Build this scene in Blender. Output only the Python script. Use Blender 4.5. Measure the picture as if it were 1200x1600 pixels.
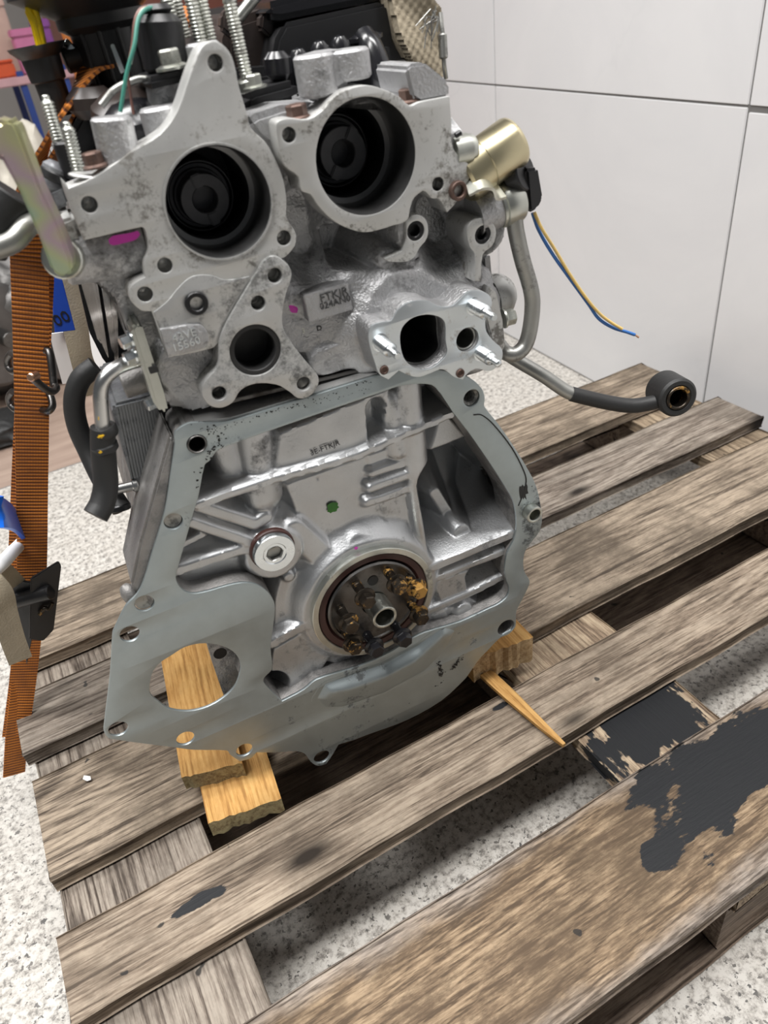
import bpy, bmesh, math, random
import numpy as np
from mathutils import Vector, Matrix, noise
random.seed(7); np.random.seed(7)
for o in list(bpy.data.objects): bpy.data.objects.remove(o)
SC = bpy.context.scene
COL = SC.collection
PI = math.pi

# ------------------------------------------------------------------ camera
cd = bpy.data.cameras.new('camera'); cam = bpy.data.objects.new('camera', cd); COL.objects.link(cam)
cd.sensor_fit = 'VERTICAL'; cd.sensor_height = 36; cd.lens = 26.06; cd.clip_start = .02
cam.matrix_world = Matrix(((.86795, .36017, -.34197, 0), (-.48447, .46237, -.74264, 0), (-.10936, .81024, .57580, .80), (0, 0, 0, 1)))
cd.dof.use_dof = True; cd.dof.focus_distance = .72; cd.dof.aperture_fstop = 8
SC.camera = cam
# ------------------------------------------------------------------ light and exposure
wd = bpy.data.worlds.new('world'); SC.world = wd; wd.use_nodes = True
wb = wd.node_tree.nodes['Background']; wb.inputs[0].default_value = (.92, .96, 1, 1); wb.inputs[1].default_value = .10
def area(name, loc, target, sx, sy, power, col=(1, .985, .97)):
    l = bpy.data.lights.new(name, 'AREA'); l.shape = 'RECTANGLE'; l.size = sx; l.size_y = sy; l.energy = power; l.color = col
    o = bpy.data.objects.new(name, l); COL.objects.link(o); o.location = loc
    o.rotation_euler = (Vector(target) - Vector(loc)).to_track_quat('-Z', 'Y').to_euler(); return o
area('ceiling_lamp', (-.5, 1.25, 2.6), (-.4, 1.2, 0), .34, 1.3, 46)
area('ceiling_lamp', (.65, .12, 2.6), (.6, .15, 0), .34, 1.3, 52)
area('ceiling_lamp', (-.8, .0, 2.6), (-.7, .0, 0), .34, 1.3, 50)
area('ceiling_lamp', (-.6, 3.4, 2.6), (-.6, 3.4, 0), .35, 1.3, 24)
vs = SC.view_settings; vs.view_transform = 'Standard'; vs.look = 'None'; vs.gamma = 1; vs.use_curve_mapping = False; vs.exposure = 0.0

# ------------------------------------------------------------------ materials
class NT:
    def __init__(s, name):
        m = bpy.data.materials.new(name); m.use_nodes = True; s.m = m; s.t = m.node_tree; s.n = s.t.nodes; s.b = s.n['Principled BSDF']
    def node(s, ty, **kw):
        x = s.n.new(ty)
        for k, v in kw.items():
            if k.startswith('_'): setattr(x, k[1:], v)
            else:
                k2 = int(k[1:]) if k[0] == 'i' and k[1:].isdigit() else k
                x.inputs[k2].default_value = v
        return x
    def link(s, a, b): s.t.links.new(a, b)
    def ramp(s, fac, stops, interp='LINEAR'):
        r = s.n.new('ShaderNodeValToRGB'); r.color_ramp.interpolation = interp; e = r.color_ramp.elements
        while len(e) < len(stops): e.new(.5)
        for i, (p, c) in enumerate(stops): e[i].position = p; e[i].color = (c, c, c, 1) if isinstance(c, (int, float)) else (*c, 1)
        s.link(fac, r.inputs[0]); return r.outputs[0]
    def mix(s, fac, a, b):
        x = s.n.new('ShaderNodeMix'); x.data_type = 'RGBA'
        if isinstance(fac, (int, float)): x.inputs[0].default_value = fac
        else: s.link(fac, x.inputs[0])
        for k, v in ((6, a), (7, b)):
            if isinstance(v, tuple): x.inputs[k].default_value = (*v, 1)
            else: s.link(v, x.inputs[k])
        return x.outputs[2]
    def math(s, op, a, b=0., c=None):
        x = s.n.new('ShaderNodeMath'); x.operation = op
        for k, v in enumerate((a, b) if c is None else (a, b, c)):
            if isinstance(v, (int, float)): x.inputs[k].default_value = v
            else: s.link(v, x.inputs[k])
        return x.outputs[0]
    def co(s, scale=(1, 1, 1), rnd=False):
        tc = s.n.new('ShaderNodeTexCoord'); mp = s.n.new('ShaderNodeMapping'); mp.inputs['Scale'].default_value = scale
        if rnd:
            oi = s.n.new('ShaderNodeObjectInfo'); va = s.n.new('ShaderNodeVectorMath'); va.operation = 'MULTIPLY_ADD'
            cx = s.n.new('ShaderNodeCombineXYZ')
            for k in range(3): s.link(oi.outputs['Random'], cx.inputs[k])
            va.inputs[1].default_value = (17, 11, 7); s.link(cx.outputs[0], va.inputs[0]); s.link(tc.outputs['Object'], va.inputs[2]); s.link(va.outputs[0], mp.inputs[0])
        else: s.link(tc.outputs['Object'], mp.inputs[0])
        return mp.outputs[0]
    def noise(s, co, sc, det=4, rough=.55, dist=0.):
        x = s.node('ShaderNodeTexNoise', Scale=sc, Detail=det, Roughness=rough, Distortion=dist); s.link(co, x.inputs['Vector']); return x.outputs[0]
    def bump(s, h, st, dist=.001):
        x = s.node('ShaderNodeBump', Strength=st, Distance=dist); s.link(h, x.inputs['Height']); s.link(x.outputs[0], s.b.inputs['Normal'])
    def set(s, **kw):
        for k, v in kw.items():
            k = k.replace('_', ' ')
            if isinstance(v, (int, float)): s.b.inputs[k].default_value = v
            elif isinstance(v, tuple): s.b.inputs[k].default_value = (*v, 1)
            else: s.link(v, s.b.inputs[k])
        return s

def metal(name, col, rough=.4, met=1., var=.12, vs_=30, dirt=None, damt=.0, dsc=60, grain=0., gsc=900, drange=.1, rvar=.12, coat=0):
    """cast, machined or sheet metal: tone variation, a layer of dirt, fine relief"""
    n = NT(name); co = n.co()
    a = n.noise(co, vs_, 5)
    c = n.mix(n.ramp(a, [(.3, 0.), (.7, 1.)]), tuple(x * (1 - var) for x in col), tuple(min(1, x * (1 + var)) for x in col))
    r = n.math('MULTIPLY_ADD', a, rvar * 2, rough - rvar)
    mt = met
    if dirt:
        d1 = n.noise(co, dsc, 8, .75)
        d2 = n.noise(co, dsc * .17, 3, .5)
        dd = n.math('MULTIPLY_ADD', d2, .6, n.math('MULTIPLY', d1, .7))
        f = n.ramp(dd, [(.80 - damt*.6, 0.), (.80 - damt*.6 + drange, .85)])
        c = n.mix(f, c, dirt); r = n.math('MULTIPLY_ADD', f, .25, r); mt = n.math('MULTIPLY_ADD', f, -met * .8, met)
    n.set(Base_Color=c, Metallic=mt, Roughness=r)
    if coat: n.set(Coat_Weight=coat)
    if grain: n.bump(n.noise(co, gsc, 3, .6), grain)
    return n.m
def plain(name, col, rough=.5, met=0., var=.15, vs_=40, bump=0., bs=400, spec=.5):
    n = NT(name); co = n.co(); a = n.noise(co, vs_, 4)
    c = n.mix(a, tuple(x * (1 - var) for x in col), tuple(min(1, x * (1 + var)) for x in col))
    n.set(Base_Color=c, Metallic=met, Roughness=rough); n.b.inputs['Specular IOR Level'].default_value = spec
    if bump: n.bump(n.noise(co, bs, 3), bump)
    return n.m

MT = {}
MT['cast'] = metal('cast_aluminium', (.47, .47, .475), .50, .90, .16, 18, (.06, .06, .058), .225, 110, 1.0, 420, .16)
MT['cast_dark'] = metal('cast_aluminium_grimy', (.32, .31, .30), .55, .8, .2, 25, (.05, .05, .05), .30, 70, .5, 600, .2)
MT['block'] = metal('block_aluminium', (.54, .55, .56), .42, .93, .12, 22, (.08, .08, .08), .15, 70, .25, 500, .14)
MT['mach'] = metal('machined_aluminium', (.56, .56, .545), .50, .75, .09, 14, (.11, .10, .085), .19, 230, .08, 1500, .10)
MT['star'] = metal('machined_flange', (.52, .52, .51), .48, .78, .12, 25, (.08, .08, .075), .23, 140, .10, 1500, .12)
MT['bore'] = metal('bore_wall', (.20, .20, .20), .4, 1, .2, 30)
MT['plate'] = metal('galvanised_plate', (.41, .46, .47), .46, .85, .06, 60, (.04, .04, .04), .075, 50, .05, 1200, .06, .06)
MT['gasket'] = metal('gasket_steel', (.66, .70, .72), .42, .9, .06, 30, (.25, .2, .14), .10, 60)
MT['zinc'] = metal('zinc_steel', (.56, .57, .52), .34, 1, .1, 60, (.12, .11, .09), .1, 150)
MT['zinc_bright'] = metal('zinc_bright', (.74, .78, .80), .24, 1, .08, 80)
MT['chrome'] = metal('shiny_shield', (.45, .42, .40), .16, 1, .25, 40)
MT['steel'] = metal('dark_steel', (.15, .145, .14), .36, 1, .2, 50, (.05, .04, .03), .2, 120)
MT['pipe'] = metal('grey_pipe', (.36, .36, .34), .42, .9, .15, 25, (.08, .075, .07), .18, 90)
MT['pipe_bright'] = metal('bright_pipe', (.62, .62, .61), .28, 1, .08, 30)
MT['rust'] = metal('brown_bolt', (.12, .075, .06), .5, .6, .25, 120, (.05, .03, .025), .2, 200, .3)
MT['gold_bolt'] = metal('oily_bolt', (.06, .05, .04), .32, .9, .3, 100, (.45, .24, .05), .20, 190, drange=.05)
MT['gold'] = metal('yellow_zinc', (.62, .55, .36), .30, 1, .10, 12)
MT['black'] = plain('black_plastic', (.012, .012, .013), .38, bump=.1, bs=900)
MT['black_gloss'] = plain('black_plastic_glossy', (.012, .012, .014), .22)
MT['brown_plastic'] = plain('brown_black_plastic', (.035, .026, .023), .35, var=.4)
MT['rubber'] = plain('black_rubber', (.016, .016, .016), .55, bump=.2, bs=300)
MT['dark'] = plain('oily_metal_hole_shade', (.012, .012, .013), .35, .3)  # near-black metal; its colour also stands in for shade inside holes
MT['seal'] = plain('brown_seal', (.055, .022, .018), .42)
MT['cam'] = metal('cam_end', (.10, .10, .105), .4, .8, .2, 60)
MT['cooler'] = metal('oil_cooler', (.26, .27, .28), .5, .8, .1, 40, (.10, .10, .11), .25, 100)
MT['magenta'] = plain('magenta_paint', (.55, .035, .38), .5)
MT['green'] = plain('green_paint', (.03, .16, .015), .45)
MT['yellow'] = plain('yellow_plastic', (.85, .60, .004), .4, var=.05)
MT['yellow_paint'] = plain('yellow_paint', (.75, .45, .01), .5)
MT['ink'] = plain('black_ink', (.015, .015, .015), .5)
MT['print'] = plain('engraved_print', (.05, .05, .05), .6)
MT['wire_blue'] = plain('blue_wire', (.03, .14, .42), .4)
MT['wire_yellow'] = plain('yellow_wire', (.72, .50, .16), .4)
MT['wire_green'] = plain('green_wire', (.05, .22, .17), .4)
MT['wire_brown'] = plain('brown_wire', (.22, .11, .09), .4)
MT['wire_white'] = plain('white_wire', (.6, .58, .52), .4)
MT['copper'] = plain('copper_end', (.75, .45, .3), .35, 1)
MT['paper'] = plain('white_paper', (.75, .75, .74), .6, var=.05)
MT['blue_tape'] = plain('blue_label', (.015, .07, .45), .4, var=.1)
MT['beige'] = plain('dirty_webbing', (.34, .29, .21), .8, bump=.5, bs=500, var=.3)
MT['cutwood'] = None

def iridescent():
    n = NT('rainbow_zinc'); co = n.co(); a = n.noise(co, 13, 2, .5, .6)
    c = n.ramp(a, [(.3, (.50, .58, .34)), (.42, (.60, .58, .34)), (.5, (.58, .44, .50)), (.58, (.56, .60, .36)), (.68, (.34, .56, .52)), (.8, (.58, .60, .38))])
    n.set(Base_Color=c, Metallic=.85, Roughness=.42); return n.m
MT['rainbow'] = iridescent()

def wood(name, light, mid, dark, knots=True, stains=(), crack=.4, rough=.75, wear=.5, mott=.35, streak=1., greyedge=0.):
    """long grain along local x; stains = (x, y, rx, ry, strength) spilt paint with its own outline"""
    n = NT(name); co = n.co((1, 1, 1), True)
    m1 = n.node('ShaderNodeMapping', Scale=(1.6, 60, 60)); n.link(co, m1.inputs[0])
    m2 = n.node('ShaderNodeMapping', Scale=(5, 260, 260)); n.link(co, m2.inputs[0])
    kn = n.node('ShaderNodeTexVoronoi', Scale=1.); mk = n.node('ShaderNodeMapping', Scale=(4.2, 11, 3)); n.link(co, mk.inputs[0]); n.link(mk.outputs[0], kn.inputs['Vector'])
    kd = kn.outputs['Distance']
    g1 = n.noise(m1.outputs[0], 1., 5, .6, 1.2); g2 = n.noise(m2.outputs[0], 1., 4, .65, .5)
    mr = n.node('ShaderNodeMapping', Scale=(.9, 9, 9)); n.link(co, mr.inputs[0])
    ring = n.math('SINE', n.math('MULTIPLY', n.noise(mr.outputs[0], 1., 2, .4, .4), 170.))
    m3 = n.node('ShaderNodeMapping', Scale=(40, 420, 420)); n.link(co, m3.inputs[0]); g3 = n.noise(m3.outputs[0], 1., 3, .7)
    g = n.math('ADD', n.math('ADD', n.math('MULTIPLY', g1, .13*streak), n.math('MULTIPLY_ADD', g3, .32+.35*(1-streak), .07*(1-streak))), n.math('ADD', n.math('MULTIPLY_ADD', g2, .50*streak, .02*(1-streak)), n.math('MULTIPLY_ADD', ring, .035, .025)))
    base = n.ramp(g, [(.40, dark), (.475, mid), (.56, light)])
    blotch = n.noise(co, 9, 8, .72)
    base = n.mix(n.ramp(blotch, [(.45, 0.), (.62, wear)]), base, tuple(x * .42 for x in mid))
    mt = n.noise(n.co((14, 42, 42), True), 1., 8, .8)
    base = n.mix(n.ramp(mt, [(.47, 0.), (.60, mott)]), base, tuple(x * 1.15 for x in dark))
    if greyedge:
        te = n.n.new('ShaderNodeTexCoord'); se = n.n.new('ShaderNodeSeparateXYZ'); n.link(te.outputs['Object'], se.inputs[0])
        ef = n.math('ADD', n.math('ABSOLUTE', se.outputs[1]), n.math('MULTIPLY_ADD', n.noise(co, 12, 4), .05, -.025))
        base = n.mix(n.ramp(n.math('MULTIPLY', ef, 10.), [(greyedge*10, 0.), (greyedge*10+.18, .75)]), base, n.ramp(g, [(.40, (.10, .085, .075)), (.475, (.27, .235, .205)), (.56, (.42, .37, .325))]))
    if knots:
        kf = n.ramp(kd, [(.05, 1.), (.12, .25), (.17, 0.)])
        base = n.mix(kf, base, tuple(x * .35 for x in dark))
    rr = rough
    spot = n.noise(co, 38, 2, .5)
    base = n.mix(n.ramp(spot, [(.735, 0.), (.75, .85)]), base, (.02, .02, .02))
    if stains:
        tc = n.n.new('ShaderNodeTexCoord'); sp = n.n.new('ShaderNodeSeparateXYZ'); n.link(tc.outputs['Object'], sp.inputs[0])
        edge = n.noise(n.co((10, 40, 40)), 1., 6, .7); edge2 = n.noise(n.co((9, 9, 9)), 1., 5, .6)
        tot = None
        for (sx, sy, rx, ry, st) in stains:
            dx = n.math('DIVIDE', n.math('SUBTRACT', sp.outputs[0], sx), rx); dy = n.math('DIVIDE', n.math('SUBTRACT', sp.outputs[1], sy), ry)
            d = n.math('SQRT', n.math('ADD', n.math('MULTIPLY', dx, dx), n.math('MULTIPLY', dy, dy)))
            d = n.math('ADD', d, n.math('ADD', n.math('MULTIPLY_ADD', edge, 2.0, -1.0), n.math('MULTIPLY_ADD', edge2, 3.4, -1.7)))
            f = n.math('MULTIPLY', n.ramp(d, [(.92, 1.), (1.0, 0.)]), st)
            tot = f if tot is None else n.math('MAXIMUM', tot, f)
        base = n.mix(tot, base, (.014, .015, .017)); rr = n.math('MULTIPLY_ADD', tot, -.2, rough)
    n.set(Base_Color=base, Roughness=rr); n.b.inputs['Specular IOR Level'].default_value = .25
    n.bump(g, crack, .0022)
    return n.m
MT['w_grey'] = wood('weathered_wood', (.34, .295, .245), (.195, .160, .130), (.055, .042, .033))
MT['w_tan'] = wood('tan_wood', (.42, .33, .23), (.24, .18, .122), (.07, .05, .034), wear=.75)
MT['w_mid'] = wood('brown_grey_wood', (.37, .30, .225), (.21, .165, .122), (.06, .045, .033), wear=.7)
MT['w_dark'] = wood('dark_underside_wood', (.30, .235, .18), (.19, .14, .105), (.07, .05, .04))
MT['w_new'] = wood('fresh_pine', (.60, .36, .13), (.48, .26, .08), (.30, .15, .045), False, crack=.2, wear=.25)
MT['w_end2'] = wood('split_pine_face', (.72, .54, .32), (.55, .38, .20), (.32, .2, .1), True)
MT['w_end'] = wood('sawn_end_grain', (.42, .36, .20), (.32, .26, .14), (.18, .13, .07), False)

def granite():
    n = NT('speckled_granite'); co = n.co()
    a = n.noise(co, 105, 5, .75); b = n.noise(co, 150, 3, .6); c = n.noise(co, 26, 3)
    base = n.ramp(a, [(.38, (.17, .16, .145)), (.45, (.40, .375, .34)), (.55, (.61, .585, .54))])
    base = n.mix(n.ramp(b, [(.375, 1.), (.395, 0.)]), base, (.09, .085, .08))
    base = n.mix(n.ramp(c, [(.4, .22), (.65, 0.)]), base, (.45, .41, .36))
    n.set(Base_Color=base, Roughness=.38); return n.m
MT['granite'] = granite()
def marble():
    n = NT('white_marble_tile'); co = n.co((1, 1, 1), True)
    a = n.noise(co, 2.2, 5, .6, 1.5); v = n.math('ABSOLUTE', n.math('SUBTRACT', n.noise(co, 1.6, 4, .55, 2.2), .5))
    base = n.mix(n.ramp(a, [(.3, .35), (.6, 0.)]), (.72, .715, .72), (.58, .585, .60))
    vein = n.math('MULTIPLY', n.ramp(v, [(.0, 1.), (.018, 0.)]), n.ramp(n.noise(co, 1.1, 2), [(.5, 0.), (.75, .16)]))
    base = n.mix(vein, base, (.40, .41, .43))
    n.set(Base_Color=base, Roughness=.3); return n.m
MT['marble'] = marble()
MT['grout'] = plain('grey_grout', (.16, .155, .15), .8)
def laminate():
    n = NT('brown_floor'); co = n.co((1, 6, 1)); a = n.noise(co, 6, 4)
    n.set(Base_Color=n.ramp(a, [(.3, (.28, .20, .16)), (.7, (.40, .30, .24))]), Roughness=.5); return n.m
MT['laminate'] = laminate()
def webbing(name, c1, c2, c3):
    n = NT(name); tc = n.n.new('ShaderNodeTexCoord'); sp = n.n.new('ShaderNodeSeparateXYZ'); n.link(tc.outputs['UV'], sp.inputs[0])
    w = n.math('SINE', n.math('MULTIPLY', n.math('ADD', sp.outputs[1], n.math('MULTIPLY', sp.outputs[0], .0012)), 1600.))
    w2 = n.math('SINE', n.math('MULTIPLY', sp.outputs[0], 75.))
    f = n.math('MULTIPLY_ADD', w, .5, .5)
    base = n.mix(n.ramp(f, [(.12, 0.), (.38, 1.)]), c2, c1)
    base = n.mix(n.math('MULTIPLY_ADD', w2, .12, .12), base, c2)
    ns = n.noise(n.co(), 25, 5, .6); base = n.mix(n.ramp(ns, [(.46, 0.), (.75, .7)]), base, c3)
    n.set(Base_Color=base, Roughness=.7); n.bump(f, .8, .0015); return n.m
MT['orange'] = webbing('orange_webbing', (.68, .22, .022), (.12, .03, .008), (.16, .05, .015))

# ------------------------------------------------------------------ mesh helpers
def link(name, me, mat, parent=None, kind=None):
    o = bpy.data.objects.new(name, me); COL.objects.link(o)
    if mat is not None and not me.materials: me.materials.append(MT[mat] if isinstance(mat, str) else mat)
    if parent is not None: o.parent = parent
    if kind: o['kind'] = kind
    return o
def mk(name, verts, faces, mat, parent=None, ang=35):
    me = bpy.data.meshes.new(name); me.from_pydata([tuple(v) for v in verts], [], faces); me.update()
    bm = bmesh.new(); bm.from_mesh(me); bmesh.ops.recalc_face_normals(bm, faces=bm.faces); bm.to_mesh(me); bm.free()
    if ang: me.shade_smooth(); me.set_sharp_from_angle(angle=math.radians(ang))
    return link(name, me, mat, parent)
def empty(name, label=None, cat=None, loc=(0, 0, 0), rz=0, group=None):
    o = bpy.data.objects.new(name, None); COL.objects.link(o); o.location = loc; o.rotation_euler = (0, 0, rz); o.empty_display_size = .05
    return tag(o, label, cat, group) if label else o
def tag(o, label, cat, group=None):
    o['label'] = label; o['category'] = cat
    if group: o['group'] = group
    return o
def struct(o): o['kind'] = 'structure'; return o
def sm(pts, n=4, corner=55, closed=True):
    """Catmull-Rom through traced points; keeps sharp corners"""
    P = [Vector(p) for p in pts]; N = len(P); out = []
    def tang(i):
        if not closed and i in (0, N - 1): return Vector((0,) * len(P[0]))
        a, b, c = P[i - 1], P[i], P[(i + 1) % N]; d1 = b - a; d2 = c - b
        if d1.length < 1e-9 or d2.length < 1e-9 or d1.angle(d2) > math.radians(corner): return None
        return (c - a) * .5
    for i in range(N if closed else N - 1):
        a, b = P[i], P[(i + 1) % N]; ta = tang(i); tb = tang((i + 1) % N); L = (b - a).length
        ta = (b - a) if ta is None or ta.length < 1e-9 else ta.normalized() * min(L, ta.length * 1.2)
        tb = (b - a) if tb is None or tb.length < 1e-9 else tb.normalized() * min(L, tb.length * 1.2)
        for k in range(n):
            t = k / n; h1 = 2*t**3 - 3*t*t + 1; h2 = -2*t**3 + 3*t*t; h3 = t**3 - 2*t*t + t; h4 = t**3 - t*t
            out.append(tuple(a * h1 + b * h2 + ta * h3 + tb * h4))
    if not closed: out.append(tuple(P[-1]))
    return out
def circ(c, n=40): return [(c[0] + c[2] * math.cos(2*PI*k/n), c[1] + c[2] * math.sin(2*PI*k/n)) for k in range(n)]
def plate(name, outer, holes, y0, y1, mat, parent=None, bevel=.0008, axis='Y', ang=40):
    """flat piece with holes: outline in (x, z), thickness from y0 to y1, rounded edge"""
    cu = bpy.data.curves.new(name, 'CURVE'); cu.dimensions = '2D'; cu.fill_mode = 'BOTH'
    for pl in [outer] + list(holes):
        s = cu.splines.new('POLY'); s.points.add(len(pl) - 1)
        for q, p in zip(s.points, pl): q.co = (p[0], p[1], 0, 1)
        s.use_cyclic_u = True
    b = min(bevel, abs(y1 - y0) * .45); cu.extrude = abs(y1 - y0) / 2 - b; cu.bevel_depth = b; cu.bevel_resolution = 1; cu.offset = -b
    ob = bpy.data.objects.new(name, cu); COL.objects.link(ob)
    dg = bpy.context.evaluated_depsgraph_get(); dg.update()
    me = bpy.data.meshes.new_from_object(ob.evaluated_get(dg)); bpy.data.objects.remove(ob); bpy.data.curves.remove(cu)
    me.name = name; mid = (y0 + y1) / 2; me.materials.clear()
    for v in me.vertices:
        x, y, z = v.co
        v.co = (x, mid - z, y) if axis == 'Y' else (x, y, mid + z)
    bm = bmesh.new(); bm.from_mesh(me); bmesh.ops.remove_doubles(bm, verts=bm.verts, dist=1e-6); bm.to_mesh(me); bm.free()
    me.shade_smooth(); me.set_sharp_from_angle(angle=math.radians(ang))
    return link(name, me, mat, parent)
def basis(d):
    d = Vector(d).normalized(); a = Vector((0, 0, 1)) if abs(d.z) < .9 else Vector((1, 0, 0)); e1 = a.cross(d).normalized(); return e1, d.cross(e1), d
def lathe(name, p, d, prof, mat, parent=None, seg=28, ang=35, rot=0., o0=False, o1=False):
    """turned shape: profile of (radius, distance along axis d from p)"""
    e1, e2, d = basis(d); p = Vector(p); V = []; F = []
    for r, t in prof:
        for k in range(seg):
            a = 2*PI*k/seg + rot; V.append(p + d * t + (e1 * math.cos(a) + e2 * math.sin(a)) * r)
    for i in range(len(prof) - 1):
        for k in range(seg):
            k2 = (k + 1) % seg; F.append((i*seg + k, i*seg + k2, (i+1)*seg + k2, (i+1)*seg + k))
    if prof[0][0] > 1e-6 and not o0: F.append(tuple(range(seg)))
    if prof[-1][0] > 1e-6 and not o1: F.append(tuple((len(prof)-1)*seg + k for k in reversed(range(seg))))
    return mk(name, V, F, mat, parent, ang)
def rod(name, a, b, r, mat, parent=None, seg=24, bev=.001, r2=None):
    a = Vector(a); b = Vector(b); L = (b - a).length; r2 = r if r2 is None else r2
    return lathe(name, a, b - a, [(r - bev, 0), (r, bev), (r2, L - bev), (r2 - bev, L)], mat, parent, seg)
def hollow(name, a, b, r, ri, mat, parent=None, seg=28, depth=None, bev=.0006):
    """tube with wall, open at end b"""
    a = Vector(a); b = Vector(b); L = (b - a).length; dp = L if depth is None else depth
    return lathe(name, a, b - a, [(r - bev, 0), (r, bev), (r, L - bev), (r - bev, L), (ri + bev, L), (ri, L - bev), (ri, L - dp + .0001)], mat, parent, seg)
def hexbolt(name, p, d, r, h, mat, parent=None, flange=1.35, shank=0, rs=None, rot=0.):
    """hex head with flange; p = underside of the flange, d = outward"""
    e1, e2, dd = basis(d); p = Vector(p); V = []; F = []
    def ring(rad, t, n, off=0.):
        i0 = len(V)
        for k in range(n):
            a = 2*PI*k/n + off + rot; V.append(p + dd*t + (e1*math.cos(a) + e2*math.sin(a))*rad)
        return list(range(i0, i0+n))
    def bridge(a, b):
        n = len(a)
        for k in range(n): F.append((a[k], a[(k+1) % n], b[(k+1) % n], b[k]))
    if shank:
        rs = rs or r*.62
        a = ring(rs, -shank, 18); b = ring(rs, 0, 18); F.append(tuple(a)); bridge(a, b); F.append(tuple(reversed(b)))
    a = ring(r*flange, 0, 24); b = ring(r*flange, h*.14, 24); c = ring(r*1.02, h*.26, 24); F.append(tuple(a)); bridge(a, b); bridge(b, c); F.append(tuple(reversed(c)))
    a = ring(r, h*.2, 6); b = ring(r, h*.9, 6); c = ring(r*.86, h, 6); bridge(a, b); bridge(b, c); F.append(tuple(reversed(c))); F.append(tuple(a))
    return mk(name, V, F, mat, parent, 30)
def tube(name, pts, r, mat, parent=None, seg=14, smooth=6, closed_ends=True, taper=None):
    Q = [Vector(p) for p in (sm(pts, smooth, 180, False) if smooth else pts)]; V = []; F = []; e = None; N = len(Q)
    for i, q in enumerate(Q):
        d = (Q[min(i+1, N-1)] - Q[max(i-1, 0)]).normalized()
        if e is None: e = basis(d)[0]
        e = (e - d * e.dot(d)).normalized(); e2 = d.cross(e); rr = r if taper is None else r * (taper[0] + (taper[1] - taper[0]) * i / (N-1))
        for k in range(seg): a = 2*PI*k/seg; V.append(q + (e*math.cos(a) + e2*math.sin(a))*rr)
    for i in range(N-1):
        for k in range(seg): k2 = (k+1) % seg; F.append((i*seg+k, i*seg+k2, (i+1)*seg+k2, (i+1)*seg+k))
    if closed_ends: F.append(tuple(range(seg))); F.append(tuple((N-1)*seg+k for k in reversed(range(seg))))
    return mk(name, V, F, mat, parent, 50)
def ribbon(name, pts, wdir, width, th, mat, parent=None, smooth=6, twist=None):
    """webbing: flat band swept along pts, wdir = direction of its width (one vector or one per point)"""
    Q = [Vector(p) for p in sm(pts, smooth, 180, False)]; N = len(Q); V = []; F = []; uv = []; L = 0; nw = 6
    W = [Vector(w) for w in wdir] if isinstance(wdir[0], (tuple, list)) else [Vector(wdir)] * len(pts)
    for i, q in enumerate(Q):
        t = i / (N-1) * (len(pts)-1); j = min(int(t), len(pts)-2); w = W[j].lerp(W[j+1], t-j)
        d = (Q[min(i+1, N-1)] - Q[max(i-1, 0)]).normalized(); w = (w - d*w.dot(d)).normalized(); nn = d.cross(w)
        if i: L += (q - Q[i-1]).length
        ring = []
        for k in range(nw+1): ring.append((k/nw, 1))
        for k in range(nw, -1, -1): ring.append((k/nw, -1))
        for (s, sg) in ring: V.append(q + w*(s-.5)*width + nn*sg*th/2); uv.append((s, L))
    m = 2*(nw+1)
    for i in range(N-1):
        for k in range(m): k2 = (k+1) % m; F.append((i*m+k, i*m+k2, (i+1)*m+k2, (i+1)*m+k))
    F.append(tuple(range(m))); F.append(tuple((N-1)*m+k for k in reversed(range(m))))
    o = mk(name, V, F, mat, parent, 40); me = o.data; ul = me.uv_layers.new(name='UV')
    for lp in me.loops: ul.data[lp.index].uv = uv[lp.vertex_index]
    return o
def prism(name, poly, vec, mat, parent=None, bev=.001, ang=35):
    """closed 3-D polygon pushed along vec, edges rounded"""
    n = len(poly); P = [Vector(p) for p in poly]; v = Vector(vec)
    me = bpy.data.meshes.new(name); bm = bmesh.new()
    a = [bm.verts.new(p) for p in P]; b = [bm.verts.new(p + v) for p in P]
    bm.faces.new(a); bm.faces.new(list(reversed(b)))
    for k in range(n): bm.faces.new((a[k], b[k], b[(k+1) % n], a[(k+1) % n]))
    bmesh.ops.recalc_face_normals(bm, faces=bm.faces)
    if bev: bmesh.ops.bevel(bm, geom=[e for e in bm.edges if len(e.link_faces) == 2 and e.calc_face_angle(0) > .5], offset=bev, segments=2, affect='EDGES', clamp_overlap=True)
    bm.to_mesh(me); bm.free(); me.shade_smooth(); me.set_sharp_from_angle(angle=math.radians(ang))
    return link(name, me, mat, parent)
def box(name, lo, hi, mat, parent=None, bev=.002):
    x0, y0, z0 = lo; x1, y1, z1 = hi
    return prism(name, [(x0, y0, z0), (x1, y0, z0), (x1, y1, z0), (x0, y1, z0)], (0, 0, z1 - z0), mat, parent, bev)
def stud(name, a, b, r, mat, parent=None, pitch=.0016, tip=True):
    """threaded rod with a drive tip at end b"""
    a = Vector(a); b = Vector(b); L = (b-a).length; pr = [(r*.8, 0)]; t = 0; end = L*(.88 if tip else 1)
    while t < end - pitch: pr += [(r*.82, t), (r, t+pitch*.4), (r, t+pitch*.6)]; t += pitch
    pr += [(r*.82, end)]
    if tip: pr += [(r*.78, end+.0003), (r*.55, end+.001), (r*.55, L-.0008), (r*.4, L)]
    return lathe(name, a, b-a, pr, mat, parent, 14, 60)
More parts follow.
